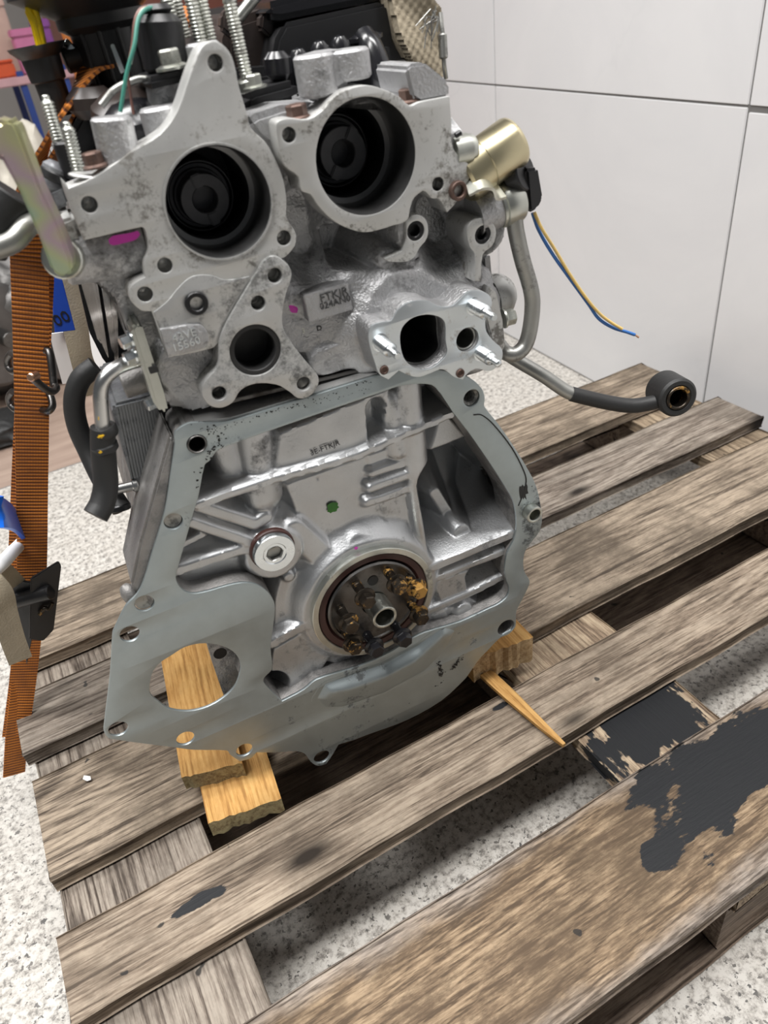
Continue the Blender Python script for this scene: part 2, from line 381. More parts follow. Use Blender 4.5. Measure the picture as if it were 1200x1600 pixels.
def text(name, s, loc, xdir, zdir, size, mat, parent=None, ext=.0003):
    cu = bpy.data.curves.new(name, 'FONT'); cu.body = s; cu.size = size; cu.extrude = ext; cu.align_x = 'CENTER'; cu.align_y = 'CENTER'; cu.resolution_u = 2
    ob = bpy.data.objects.new(name, cu); COL.objects.link(ob); dg = bpy.context.evaluated_depsgraph_get(); dg.update()
    me = bpy.data.meshes.new_from_object(ob.evaluated_get(dg)); bpy.data.objects.remove(ob); bpy.data.curves.remove(cu); me.materials.clear()
    x = Vector(xdir).normalized(); z = Vector(zdir); z = (z - x*z.dot(x)).normalized(); n = x.cross(z); l = Vector(loc)
    for v in me.vertices: v.co = l + x*v.co.x + z*v.co.y + n*v.co.z
    return link(name, me, mat, parent)
# height-field tools: H = height towards the viewer of the casting's rear side
def dseg(X, Z, a, b):
    ax, az = a; bx, bz = b; dx, dz = bx-ax, bz-az; t = np.clip(((X-ax)*dx + (Z-az)*dz) / (dx*dx + dz*dz + 1e-12), 0, 1)
    return np.hypot(X-ax-t*dx, Z-az-t*dz)
def dpath(X, Z, pts): return np.min([dseg(X, Z, pts[i], pts[i+1]) for i in range(len(pts)-1)], axis=0)
def inside(X, Z, poly):
    r = np.zeros(X.shape, bool); n = len(poly)
    for i in range(n):
        x1, z1 = poly[i]; x2, z2 = poly[(i+1) % n]
        if z1 != z2: r ^= ((z1 > Z) != (z2 > Z)) & (X < (x2-x1)*(Z-z1)/(z2-z1) + x1)
    return r
def dpoly(X, Z, poly): return np.where(inside(X, Z, poly), -1, 1) * dpath(X, Z, list(poly) + [poly[0]])
def smax(a, b, k): h = np.clip(.5 + .5*(a-b)/k, 0, 1); return b*(1-h) + a*h + k*h*(1-h)
def smin(a, b, k): return -smax(-a, -b, k)
def up(H, d, r, top, slope=2.2, k=.004): return smax(H, top - slope*np.maximum(0, d-r), k)
def down(H, d, r, bot, slope=2.2, k=.004): return smin(H, bot + slope*np.maximum(0, d-r), k)
def cylh(H, d, R, top, k=.003): return smax(H, np.where(d < R, top - R + np.sqrt(np.maximum(0, R*R - d*d)), top - R - 3*(d-R)), k)
def hfield(name, x0, x1, z0, z1, st, fn, mask, mat, parent, skirt=.02):
    xs = np.arange(x0, x1, st); zs = np.arange(z0, z1, st); X, Z = np.meshgrid(xs, zs); H = fn(X, Z); ok = mask(X, Z); nx = len(xs)
    idx = -np.ones(X.shape, int); V = []
    ii = np.argwhere(ok)
    for k, (i, j) in enumerate(ii): idx[i, j] = k
    V = np.c_[X[ok], -H[ok], Z[ok]].tolist()
    q = (idx[:-1, :-1] >= 0) & (idx[1:, :-1] >= 0) & (idx[:-1, 1:] >= 0) & (idx[1:, 1:] >= 0)
    F = np.c_[idx[:-1, :-1][q], idx[:-1, 1:][q], idx[1:, 1:][q], idx[1:, :-1][q]].tolist()
    me = bpy.data.meshes.new(name); me.from_pydata(V, [], F); me.update()
    bm = bmesh.new(); bm.from_mesh(me); bmesh.ops.delete(bm, geom=[v for v in bm.verts if not v.link_faces], context='VERTS')
    if skirt:
        be = [e for e in bm.edges if len(e.link_faces) == 1]
        g = bmesh.ops.extrude_edge_only(bm, edges=be)['geom']
        for v in g:
            if isinstance(v, bmesh.types.BMVert): v.co.y += skirt
    bm.to_mesh(me); bm.free(); me.shade_smooth(); me.set_sharp_from_angle(angle=math.radians(62))
    return link(name, me, mat, parent)

# ------------------------------------------------------------------ the setting
def slab(name, x0, x1, y0, y1, z0, z1, mat, parent=None, bev=0): return box(name, (x0, y0, z0), (x1, y1, z1), mat, parent, bev)
fl = struct(slab('floor', -3.0, 1.6, -2.5, 1.63, -.05, 0, 'granite'))
f2 = struct(slab('floor_back', -4.0, 3.0, 1.634, 6.0, -.05, -.004, 'laminate'))
tr = struct(slab('trim_1', -4.0, 3.0, 1.629, 1.636, -.049, -.001, 'grout'))
MT['plaster'] = plain('grey_plaster', (.40, .38, .36), .85, var=.1, vs_=5)
struct(slab('wall_back', -4.0, 3.0, 5.2, 5.3, -.05, 2.8, 'plaster'))
# tiled wall along the pallet's right end
wa = math.atan2(.9978, .0665)
wall = struct(box('wall_right', (-1.6, -.10, -.02), (1.75, -.0022, 2.8), 'grout', None, 0)); wall.location = (1.08, .6, 0); wall.rotation_euler = (0, 0, wa)
# local x runs along the wall (away), local y points into the room
SE = [-1.5, -.462, .261, .981, 1.72]; ZR = [.001, .588, 1.176, 1.764]
for r in range(3):
    for c in range(4):
        dz = -.006 if c == 1 and r == 0 else 0
        x0, x1 = SE[c] + .0016, SE[c+1] - .0016; z0, z1 = ZR[r] + .0016, ZR[r+1] - .0016 + (dz if r == 0 else 0)
        cx, cz = (x0+x1)/2, (z0+z1)/2
        t_ = box('tile', (x0-cx, -.004, z0-cz), (x1-cx, 0, z1-cz), 'marble', wall, .0012); t_.location = (cx, 0, cz)

# ------------------------------------------------------------------ pallet
TOP = .144
pal = empty('pallet', 'large weathered wooden pallet carrying the engine', 'pallet', (.4375, .572, 0))
def plank(name, x0, x1, y0, y1, z0, z1, mat, parent, org, along='x', wob=.0012, seed=0, nick=0.0):
    """sawn board, slightly uneven edges; local x = grain"""
    L, Wd, T = (x1-x0, y1-y0, z1-z0) if along == 'x' else (y1-y0, x1-x0, z1-z0)
    n = max(2, int(L/.03)); rnd = random.Random(seed); V = []; F = []; b = .0022
    prof = [(-.5, -.5, 1, 1), (-.5, .5, 1, -1), (.5, .5, -1, -1), (.5, -.5, -1, 1)]
    ph = [rnd.uniform(0, 6) for _ in range(8)]
    for i in range(n+1):
        x = -L/2 + L*i/n; w1 = wob*(math.sin(x*23+ph[0]) + .6*math.sin(x*61+ph[1])) + rnd.uniform(-.3, .3)*wob; w2 = wob*(math.sin(x*19+ph[2]) + .6*math.sin(x*57+ph[3])) + rnd.uniform(-.3, .3)*wob
        zt = wob*.5*math.sin(x*9+ph[4]); e = 0
        if i in (0, n): e = rnd.uniform(-.002, .002)
        ring = []
        for (sy, sz, iy, iz) in prof:
            yy = sy*Wd + (w1 if sy < 0 else w2); zz = sz*T + (zt if sz > 0 else 0)
            ring += [(x+e, yy, zz + iz*b), (x+e, yy + iy*b, zz)] if (sy < 0) == (sz < 0) else [(x+e, yy + iy*b, zz), (x+e, yy, zz + iz*b)]
        V += ring
    m = 8
    for i in range(n):
        for k in range(m): k2 = (k+1) % m; F.append((i*m+k, i*m+k2, (i+1)*m+k2, (i+1)*m+k))
    F.append(tuple(range(m))); F.append(tuple(n*m+k for k in reversed(range(m))))
    o = mk(name, V, F, mat, parent, 30)
    o.location = ((x0+x1)/2-org[0], (y0+y1)/2-org[1], (z0+z1)/2-org[2])
    if along == 'y': o.rotation_euler = (0, 0, PI/2)
    return o
PO = (.4375, .572, 0)
MT['w_e'] = wood('stained_front_wood', (.36, .265, .17), (.215, .15, .094), (.085, .058, .037), mott=.8, streak=.45, greyedge=.047, stains=((.015, .020, .105, .040, 1), (-.07, .045, .045, .022, 1), (-.108, -.004, .018, .014, 1)), wear=.75)
MT['w_d'] = wood('weathered_wood_marked', (.39, .32, .245), (.235, .182, .135), (.07, .052, .038), stains=((-.485, .002, .028, .006, 1), (-.121, .028, .014, .005, 1)))
MT['w_black'] = wood('black_painted_cross', (.5, .40, .28), (.3, .22, .15), (.1, .07, .05), stains=((-.225, .0, .075, .085, 1.),))
for i, (y0, y1, m, x0, x1) in enumerate([(.843, .973, 'w_mid', -.163, 1.042), (.689, .787, 'w_grey', -.168, 1.040), (.516, .647, 'w_mid', -.162, 1.043), (.377, .459, 'w_d', -.167, 1.040), (.172, .305, 'w_e', -.165, 1.042)]):
    plank('deck_board', x0, x1, y0, y1, TOP-.022, TOP, m, pal, PO, 'x', .0007, i)
for i, (x0, x1, m) in enumerate([(-.160, -.018, 'w_grey'), (.365, .51, 'w_black'), (.896, 1.036, 'w_tan')]):
    plank('cross_board', x0, x1, .175, .97, TOP-.0442, TOP-.0222, m, pal, PO, 'y', .001, 20+i)
    for j, (y0, y1) in enumerate([(.178, .278), (.50, .645), (.868, .968)]):
        plank('spacer_block', x0+.001, x1-.001, y0, y1, .0222, TOP-.0444, 'w_dark', pal, PO, 'x', .0006, 40+3*i+j)
for i, (y0, y1) in enumerate([(.176, .276), (.50, .645), (.870, .970)]):
    plank('runner_board', -.162, 1.038, y0, y1, .0003, .022, 'w_dark', pal, PO, 'x', .001, 60+i)
# nail heads on the near boards
# ------------------------------------------------------------------ timber under the engine
def timber(name, corners, th, mat, endmat, label, rough=.0015, seed=1, cat='wood block', under=True):
    """short off-cut: top quad (front-left, front-right, back-right, back-left) at its top height; ragged sawn front end"""
    rnd = random.Random(seed); fl_, fr, br, bl = [Vector(c) for c in corners]; n = 14; cen = (fl_+fr+br+bl)/4; V = []; F = []
    xd = (br-fr).normalized(); ang = math.atan2(xd.y, xd.x); Mi = Matrix.Rotation(-ang, 4, 'Z')
    rows = []
    for t in [0, .02, 1]:
        top = []; bot = []
        for k in range(n+1):
            s = k/n; a = fl_.lerp(fr, s); b = bl.lerp(br, s); p = a.lerp(b, t)
            jag = xd * (rnd.uniform(-rough, rough) if t == 0 else 0)
            top.append(p + jag + Vector((0, 0, rnd.uniform(-.0003, .0003)))); bot.append(p + jag*1.5 + xd*(rnd.uniform(-rough, rough) if t == 0 else 0) - Vector((0, 0, th)))
        rows.append((top, bot))
    for top, bot in rows: V += top + bot
    m = n+1
    for r in range(2):
        o0 = r*2*m; o1 = o0 + 2*m
        for k in range(n): F.append((o0+k, o0+k+1, o1+k+1, o1+k)); F.append((o0+m+k, o1+m+k, o1+m+k+1, o0+m+k+1))
        F.append((o0, o1, o1+m, o0+m)); F.append((o0+n, o0+m+n, o1+m+n, o1+n))
    endf = len(F)
    for k in range(n): F.append((k, m+k, m+k+1, k+1))
    o2 = 4*m
    for k in range(n): F.append((o2+k, o2+k+1, o2+m+k+1, o2+m+k))
    V = [Mi @ (v - cen) for v in V]
    o = mk(name, V, F, mat, None, 30); o.data.materials.append(MT[endmat])
    for p in o.data.polygons:
        if p.index >= endf: p.material_index = 1
    o.location = cen; o.rotation_euler = (0, 0, ang)
    return tag(o, label, cat)
timber('wood_offcut', [(-.011, .474, .164), (.060, .459, .164), (.105, .80, .164), (.034, .81, .164)], .0198, 'w_new', 'w_end', 'fresh yellow pine offcut jutting over the pallet gap, lower of the two under the engine', .0013, 3)
timber('wood_offcut', [(-.018, .522, .184), (.040, .504, .184), (.085, .80, .184), (.025, .81, .184)], .0198, 'w_new', 'w_end', 'fresh yellow pine offcut below the plate\'s bottom edge, upper of the two', .0009, 5)
timber('wood_offcut', [(.3082,.4889,.182), (.3837,.4764,.182), (.40, .80, .182), (.30, .80, .182)], .0378, 'w_new', 'w_end2', 'broken pale timber block peeking out under the plate\'s lower right corner', .0016, 9)
# pale splinter on the deck board
a = Vector((.3249,.4873,.15)); b = Vector((.3353,.3652,.146))
d = (b-a).normalized(); s = Vector((-d.y, d.x, 0)); V = []; F = []
prof = [(0, .009), (.35, .0085), (.7, .006), (.93, .0035), (1, .0022)]
for t, w in prof:
    p = a.lerp(b, t); V += [p - s*w, p + s*w*.6, p + s*w + Vector((0, 0, -.004)), p - s*w + Vector((0, 0, -.0045))]
for i in range(len(prof)-1):
    for k in range(4): F.append((i*4+k, i*4+(k+1) % 4, (i+1)*4+(k+1) % 4, (i+1)*4+k))
F += [(0, 1, 2, 3), tuple(reversed(range((len(prof)-1)*4, len(prof)*4)))]
V = [Matrix.Rotation(-math.atan2(d.y, d.x), 4, 'Z') @ (v - (a+b)/2) for v in V]
o = mk('wood_splinter', V, F, 'w_new', None, 30); o.location = (a+b)/2 + Vector((0, 0, .003)); o.rotation_euler = (0, 0, math.atan2(d.y, d.x))
tag(o, 'thin pale wood splinter lying across the deck board below the engine', 'splinter')
# white chip on the left board
o = mk('paint_chip', [(-.006, 0, .0006), (-.002, -.003, .0006), (.005, -.001, .0012), (.003, .003, .0012), (-.003, .003, .0006), (-.006, 0, 0), (-.002, -.003, 0), (.005, -.001, .0006), (.003, .003, .0006), (-.003, .003, 0)], [(0, 1, 2, 3, 4), (9, 8, 7, 6, 5)] + [(k, 5+k, 5+(k+1) % 5, (k+1) % 5) for k in range(5)], 'paper', None, 30)
o.location = (-.1074,.6129,.1455); o.rotation_euler = (0, 0, 2.2); tag(o, 'tiny white chip lying on the grey deck board, left', 'chip')

# ------------------------------------------------------------------ the engine
ENG = empty('engine', 'bare aluminium car engine standing on the wooden pallet', 'engine')
ENG.matrix_world = Matrix(((.99525, .08716, -.04345, .19625), (-.08707, .99619, .00380, .47533), (.04362, 0, .99905, .33848), (0, 0, 0, 1)))
# local frame: x to the right along the rear face, y into the engine, z up, origin on the crankshaft axis
OUT = [(-.1162,.2265),(-.1105,.2296),(-.1024,.2302),(-.0885,.2245),(-.0763,.2215),(-.0234,.2199),(.0394,.218),(.0682,.2154),(.1006,.2017),(.1188,.1898),(.1297,.1761),(.1319,.1657),(.1308,.1588),(.1419,.139),(.1553,.1124),(.1693,.0814),(.1782,.0582),(.1831,.0313),(.1823,.0026),(.1653,-.014),(.1609,-.0287),(.1618,-.0437),(.1673,-.0587),(.1646,-.0672),(.1537,-.0852),(.1494,-.0931),(.1476,-.1131),(.1434,-.1175),(.1322,-.119),(.1216,-.1237),(.1108,-.1313),(.1017,-.137),(.0887,-.1505),(.0817,-.1576),(.0508,-.174),(.0091,-.1788),(-.0323,-.1734),(-.0692,-.1671),(-.0788,-.1788),(-.0871,-.1872),(-.0959,-.1842),(-.1014,-.1734),(-.1047,-.1569),(-.1128,-.1468),(-.1312,-.1357),(-.1475,-.124),(-.1546,-.1282),(-.1651,-.1257),(-.1707,-.1113),(-.1722,-.1032),(-.1987,-.0832),(-.2126,-.0695),(-.255,-.0275),(-.2568,-.0197),(-.2557,-.013),(-.2304,.0408),(-.2142,.0794),(-.2095,.0854),(-.1959,.1005),(-.1852,.1065),(-.1757,.1178),(-.162,.139),(-.1428,.1684),(-.1298,.1948),(-.1189,.2179)]
INN = [(-.09,.2028),(.0441,.2032),(.0591,.203),(.0771,.1984),(.0878,.1919),(.1007,.1648),(.1141,.1387),(.1303,.1041),(.1442,.0726),(.1532,.0497),(.1555,.0258),(.153,.0057),(.145,-.0068),(.1425,-.0122),(.1393,-.029),(.1406,-.0451),(.1429,-.056),(.1401,-.0661),(.1291,-.0712),(.1184,-.0714),(.1019,-.072),(.0826,-.0719),(.0455,-.0654),(.0276,-.0661),(.0072,-.0708),(-.0187,-.072),(-.042,-.069),(-.0711,-.0641),(-.0855,-.0699),(-.1082,-.0722),(-.1144,-.0534),(-.1181,-.0385),(-.1155,-.0331),(-.1082,-.0288),(-.1052,-.0209),(-.1021,-.0026),(-.0966,.013),(-.0877,.0381),(-.087,.051),(-.0912,.064),(-.0973,.0725),(-.1071,.0787),(-.1193,.0817),(-.1345,.0836),(-.1461,.0868),(-.1519,.0933),(-.154,.1013),(-.1537,.1073),(-.1521,.1112),(-.1229,.1595),(-.116,.1704),(-.1038,.1943),(-.0992,.1964)]
HS = [(-.104,.2127,.0073),(-.1394,.1578,.007),(-.1829,.0956,.0075),(-.2029,.0723,.0077),(-.2456,-.0199,.0081),(-.2003,-.0649,.0081),(-.157,-.1131,.0081),(-.0893,-.1735,.0086),(.1359,-.1095,.0103),(.1708,.0306,.0083),(.1195,.1707,.0075)]
START = (-.1711,.0012,.0423)
STH = [(-.2087,.0084),(-.2009,.0243),(-.1919,.0316),(-.1818,.0343),(-.168,.0372),(-.1531,.0329),(-.1399,.0217),(-.1323,.0076),(-.1317,-.0074),(-.137,-.0199),(-.1439,-.0295),(-.1548,-.0358),(-.1682,-.0387),(-.1809,-.0371),(-.1916,-.0319),(-.202,-.021),(-.2071,-.0073),(-.2094,.0009)]
OUTs = sm(OUT, 3); INNs = sm(INN, 3)
bp = plate('back_plate', OUTs, [INNs] + [circ(h, 24) for h in HS] + [sm(STH, 4)], 0, .0028, 'plate', ENG, .0006)
# casting flange behind the plate (without the starter wing)
FO = [(-.116,.225),(-.1104,.2281),(-.1022,.2287),(-.0882,.223),(-.0759,.22),(-.0227,.2184),(.0405,.2165),(.0694,.2138),(.102,.2001),(.1204,.1881),(.1313,.1743),(.1336,.1638),(.1324,.1569),(.1436,.137),(.157,.1102),(.1712,.079),(.1801,.0557),(.185,.0286),(.1842,-.0003),(.1671,-.017),(.1627,-.0317),(.1636,-.0468),(.1691,-.062),(.1665,-.0705),(.1555,-.0886),(.1511,-.0966),(.1493,-.1166),(.1451,-.1211),(.1338,-.1226),(.1231,-.1274),(.1123,-.135),(.1031,-.1407),(.09,-.1543),(.083,-.1614),(.0519,-.1779),(.01,-.1828),(-.0317,-.1773),(-.0688,-.171),(-.1043,-.1417),(-.1247,-.0874),(-.132,-.0544),(-.1359,-.0166),(-.1194,.0152),(-.1144,.0439),(-.139,.0572),(-.1674,.0712),(-.1802,.0868),(-.176,.1156),(-.1622,.137),(-.1428,.1666),(-.1297,.1931),(-.1188,.2164)]
plate('block_flange', sm(FO, 2), [INNs] + [circ(h, 20) for h in HS if (h[1] > .0 or h[0] > 0) and not (h[0] < -.15)], .0030, .040, 'cast_dark', ENG, .0008)
FB = [(x, max(z, -.10)) for x, z in [(-.1128,.1986),(-.1011,.2033),(-.0139,.1943),(.0837,.1886),(.119,.1741),(.1402,.1542),(.1472,.1288),(.1879,.0463),(.1974,.0008),(.1961,-.0325),(.1758,-.0583),(.1744,-.0852),(.1641,-.1233),(.1535,-.1583),(.1225,-.1669),(.0702,-.1895),(-.0041,-.1978),(-.0611,-.1711),(-.0913,-.1403),(-.1078,-.109),(-.126,-.0591),(-.1095,.0019),(-.1536,.0381),(-.1728,.0639),(-.1602,.1116),(-.1375,.1478)]]
plate('block_shell', FB, [[(x*.97 if z > -.06 else x*.9, z*.97 - .001) for x, z in FB]], .040, .122, 'cast_dark', ENG, .002)
# plugs seen in the blind bolt holes, dowel sleeves
for i in (1, 2): lathe('hole_floor', (HS[i][0], .004, HS[i][1]), (0, -1, 0), [(HS[i][2]*.97, 0), (HS[i][2]*.92, .0012), (HS[i][2]*.5, .0004), (0, .0003)], 'pipe', ENG)
hollow('dowel_sleeve', (HS[9][0], .01, HS[9][1]), (HS[9][0], -.009, HS[9][1]), HS[9][2]*1.02, HS[9][2]*.72, 'zinc', ENG, 28)
hollow('dowel_sleeve', (HS[0][0], .02, HS[0][1]), (HS[0][0], -.001, HS[0][1]), HS[0][2]*.99, HS[0][2]*.80, 'steel', ENG, 28)
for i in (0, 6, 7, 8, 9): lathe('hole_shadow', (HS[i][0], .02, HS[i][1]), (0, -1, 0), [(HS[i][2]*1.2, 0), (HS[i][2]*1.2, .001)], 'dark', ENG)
lathe('threaded_hole', (HS[10][0], .018, HS[10][1]), (0, -1, 0), [(HS[10][2]*.55, 0), (HS[10][2]*.6, .001)] + [(HS[10][2]*(.72 + .1*(k % 2)), .002 + k*.001) for k in range(13)] + [(HS[10][2]*.98, .0155)], 'pipe', ENG, o1=True)
# pressed swelling in the lower part of the plate
BU = [(-.0731,-.0891),(-.0628,-.0785),(-.0038,-.0866),(.0361,-.0821),(.0642,-.0722),(.0779,-.0808),(.0666,-.1026),(.0386,-.1181),(-.0099,-.1236),(-.0549,-.1166),(-.0713,-.1058)]
def fb(X, Z):
    d = dpoly(X, Z, BU); h = .0105*(1/(1+np.exp(d/.0022)))*(.15 + .85*np.clip(dpath(X, Z, [(-.0742,-.1098),(-.0556,-.1201),(-.0105,-.1273),(.0402,-.123),(.0803,-.0868)])/.034, 0, 1)**1.3) - .0016 - .0022*np.clip((d-.009)/.004, 0, 1) + .0016*np.exp(-((d-.0085)/.0022)**2)
    return h
hfield('pressed_swelling', -.13, .14, -.20, -.01, .0015, fb, lambda X, Z: (dpoly(X, Z, BU) < .013) & (dpoly(X, Z, INN) > .001) & (dpoly(X, Z, OUT) < -.004), 'plate', ENG, 0)

# block casting seen inside the flange
def fblock(X, Z):
    H = np.full(X.shape, -.040)
    P_ = lambda poly, top, sl=2., k=.004, r=0.: up(H, dpoly(X, Z, poly), r, top, sl, k)
    H = P_([(.1048,.1519),(.1445,.0827),(.1269,.079),(.0914,.0935),(.0893,.1185)], -.028)
    H = P_([(-.0419,.193),(.0522,.1988),(.0402,.1543),(.0174,.1508),(-.0169,.1508),(-.0547,.1588)], -.010, 2.5)
    H = P_([(-.0454,.1417),(.0249,.1411),(.0241,.1029),(.0359,.0393),(.0019,.0494),(-.0329,.063),(-.0434,.1016)], -.019, 1.6)
    H = P_([(.0264,.1426),(.0653,.1414),(.0652,.0733),(.0616,.022),(.0376,.0412),(.03,.0817)], -.017, 1.6)
    H = up(H, np.hypot(X, Z), .066, -.004, 1.1, .006)
    H = down(H, np.hypot(X, Z), .0585, -.0042, 6, .001)
    H = up(H, dpath(X, Z, [(-.0335,.063),(-.0511,.0985),(-.0725,.0862)]), .010, -.012, 1.5)
    H = up(H, dpath(X, Z, [(.0003,.063),(.0298,.0505),(.0658,.0147)]), .010, -.010, 1.5)
    H = cylh(H, dpath(X, Z, [(-.0832,.1969),(-.0836,.1664)]), .014, -.016)
    H = cylh(H, dpath(X, Z, [(-.0587,.2018),(-.0661,.139)]), .017, -.009)
    H = cylh(H, dpath(X, Z, [(-.0531,.1853),(-.0525,.1579)]), .007, -.016)
    H = cylh(H, dpath(X, Z, [(.0705,.1978),(.0633,.0159)]), .0115, -.005)
    H = cylh(H, dpath(X, Z, [(.0542,.1855),(.0544,.1372)]), .012, -.010)
    H = down(H, dpath(X, Z, [(.0388,.1863),(.035,.1512)]), .004, -.030, 4, .002)
    for s, tp in (([(.0274,.126),(.0576,.1255)], -.012), ([(.0228,.1133),(.0558,.1129)], -.010), ([(.0179,.0991),(.0561,.0978)], -.0115)): H = up(H, dpath(X, Z, s), .0035, tp, 2.2, .003)
    pk = [(.0843,.0997),(.1211,.1001),(.1517,.0521),(.1628,.0202),(.1604,.0037),(.104,.0087),(.085,.028)]
    H = down(H, dpoly(X, Z, pk), 0, -.115, 5, .006)
    H = up(H, dpath(X, Z, [(.0927,.0619),(.1121,.0079)]), .005, -.040, 2.5)
    H = up(H, np.hypot(X - (.1076,.0181)[0], Z - (.1076,.0181)[1]), .009, -.022, 2.5)
    H = up(H, dpath(X, Z, [(.1135,.0378),(.1158,.0321)]), .004, -.062, 1.2)
    H = up(H, dpath(X, Z, [(-.1189,.1614),(-.0612,.1599),(-.0187,.1558),(.0146,.1535),(.1023,.16)]), .0030, -.003, 3.2, .003)
    H = up(H, dpath(X, Z, [(.0657,.008),(.1102,.0074),(.1533,.008)]), .0042, -.003, 3, .002)
    H = up(H, dpath(X, Z, [(.0687,-.0097),(.1505,-.0116)]), .0032, -.005, 3, .002)
    H = P_([(.0679,-.0188),(.1077,-.0219),(.108,-.0515),(.0725,-.0524)], -.012, 3)
    H = down(H, dpoly(X, Z, [(.1117,-.0317),(.1522,-.0327),(.1496,-.0506),(.1128,-.0533)]), 0, -.056, 4, .003)
    H = up(H, dpath(X, Z, [(.0561,-.051),(.1073,-.0507),(.1467,-.047)]), .0036, -.009, 3, .002)
    H = down(H, dpoly(X, Z, [(.1099,-.0681),(.1548,-.0676),(.152,-.0883),(.1281,-.0907)]), 0, -.056, 4, .003)
    H = P_([(.061,-.0624),(.1048,-.0624),(.1205,-.0835),(.0909,-.0881),(.0683,-.0877)], -.015, 2)
    H = up(H, np.hypot(X - (.0946,-.0699)[0], Z - (.0946,-.0699)[1]), .008, -.009, 1.6)
    H = up(H, dpath(X, Z, [(-.1223,.1605),(-.0808,.1216),(-.0704,.1234)]), .0045, -.010, 2)
    H = up(H, dpath(X, Z, [(-.1271,.1452),(-.0872,.1058)]), .0038, -.008, 2.2, .003)
    H = up(H, dpath(X, Z, [(-.1432,.1204),(-.1121,.1255)]), .0030, -.020, 2.2, .003)
    H = up(H, dpath(X, Z, [(-.1538,.1068),(-.0882,.1021)]), .0040, -.009, 2.2, .003)
    H = up(H, dpath(X, Z, [(-.1428,.092),(-.1058,.0826),(-.0796,.0783)]), .009, -.020, 1.3)
    H = up(H, np.hypot(X - (-.0729,.0871)[0], Z - (-.0729,.0871)[1]), .024, -.009, 2)
    H = P_([(-.0736,.0524),(-.0395,.0587),(-.052,-.0042),(-.0943,-.0059),(-.083,.0342)], -.017, 1.6)
    H = up(H, dpath(X, Z, [(-.0994,-.004),(-.0554,.0028)]), .0045, -.005, 3, .002)
    H = P_([(-.0988,-.0165),(-.0556,-.0105),(-.0511,-.0541),(-.0713,-.076),(-.1066,-.0841),(-.1103,-.0519)], -.012, 1.8)
    H = P_([(-.0609,-.0528),(-.0276,-.0915),(.0303,-.0878),(.0765,-.0719),(.072,-.047),(.0053,-.0642)], -.014, 1.4)
    H = down(H, np.hypot(X - (-.1141,-.0613)[0], Z - (-.1141,-.0613)[1]), .009, -.045, 3, .003)
    H = up(H, np.hypot(X - (-.0661,.0546)[0], Z - (-.0661,.0546)[1]), .0045, -.0125, 2, .002)
    H = down(H, dpath(X, Z, [(-.0181,.146),(-.0204,.1276)]), .0, -.0205, 8, .001)
    return H + .0004*np.sin(X*140)*np.sin(Z*120)
hfield('engine_block', -.20, .20, -.16, .25, .0013, fblock, lambda X, Z: dpoly(X, Z, INN) < .010, 'block', ENG, .01)
body = [(-.1136,.2024),(-.1011,.2067),(-.0132,.1975),(.0842,.192),(.1194,.1771),(.143,.1564),(.1508,.1308),(.1917,.047),(.2012,-.0009),(.2,-.0343),(.1789,-.0598),(.1792,-.0877),(.1673,-.1251),(.1568,-.1601),(.1216,-.177),(.0677,-.2103),(-.0075,-.2183),(-.0672,-.2004),(-.0977,-.1682),(-.1136,-.1154),(-.136,-.0529),(-.115,.0049),(-.1557,.0314),(-.1772,.0624),(-.163,.1129),(-.1394,.1486)]
prism('block_body', [(x, .119, max(z, -.10)) for x, z in body], (0, .25, 0), 'cast_dark', ENG, .004)
pan = [(-.1361,-.0628),(-.1132,-.1264),(-.0628,-.1979),(-.0034,-.2207),(.0728,-.2124),(.1264,-.1892),(.1556,-.1422),(-.1015,-.0025)]
prism('oil_pan', [(-.10, .05, -.05), (.13, .05, -.05), (.125, .05, -.10), (.10, .05, -.146), (-.10, .05, -.146), (-.105, .05, -.10)], (0, .30, 0), 'cast_dark', ENG, .006)
prism('starter_lug', [(x, .016, z) for x, z in [(-.1511,.0217),(-.1206,.0083),(-.1252,-.0359),(-.156,-.0565),(-.1542,-.0165)]], (0, .018, 0), 'cast', ENG, .0015)
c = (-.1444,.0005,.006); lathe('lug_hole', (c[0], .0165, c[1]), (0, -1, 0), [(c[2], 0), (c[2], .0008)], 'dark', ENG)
# paint dots and engraved prints on the block
def blob(name, c, y, mat, parent, seed=0, sq=1.0, rag=.18):
    rnd = random.Random(seed); n = 18; V = [(c[0], y, c[1])]
    for k in range(n): r = c[2]*(1 + rnd.uniform(-rag, rag)); V.append((c[0] + r*math.cos(2*PI*k/n), y + .0004, c[1] + r*sq*math.sin(2*PI*k/n)))
    return mk(name, V, [(0, 1+k, 1+(k+1) % n) for k in range(n)], mat, parent, 0)
blob('paint_dot', (-.0131,.1048,.0053), .0170, 'green', ENG, 1)
blob('paint_dot', (-.0044,.0648,.0016), .0030, 'magenta', ENG, 2)
text('engraved_code', '3E-FTKJR', (-.0098,.009,.1679), (1, 0, .02), (0, 0, 1), .0065, 'print', ENG, .0002)
# threaded plug
pc = (-.0739,.0954)
lathe('plug_washer', (pc[0], .010, pc[1]), (0, -1, 0), [(.0185, 0), (.0193, .001), (.0193, .0045), (.0185, .0055)], 'seal', ENG)
n_ = 28; pl = lathe('threaded_plug', (pc[0], .0045, pc[1]), (0, -1, 0), [(.0172, 0), (.0178, .0008), (.0178, .0050), (.017, .0062), (.0102, .0062), (.0095, .0055), (.0070, .0055)], 'zinc_bright', ENG, 40, o1=True)
lathe('hex_socket', (pc[0], -.0012, pc[1]), (0, 1, 0), [(.0076, -.0003), (.0070, .0005), (.0070, .0045), (.002, .0055), (0, .0055)], 'pipe', pl, 6, 20, o0=True)
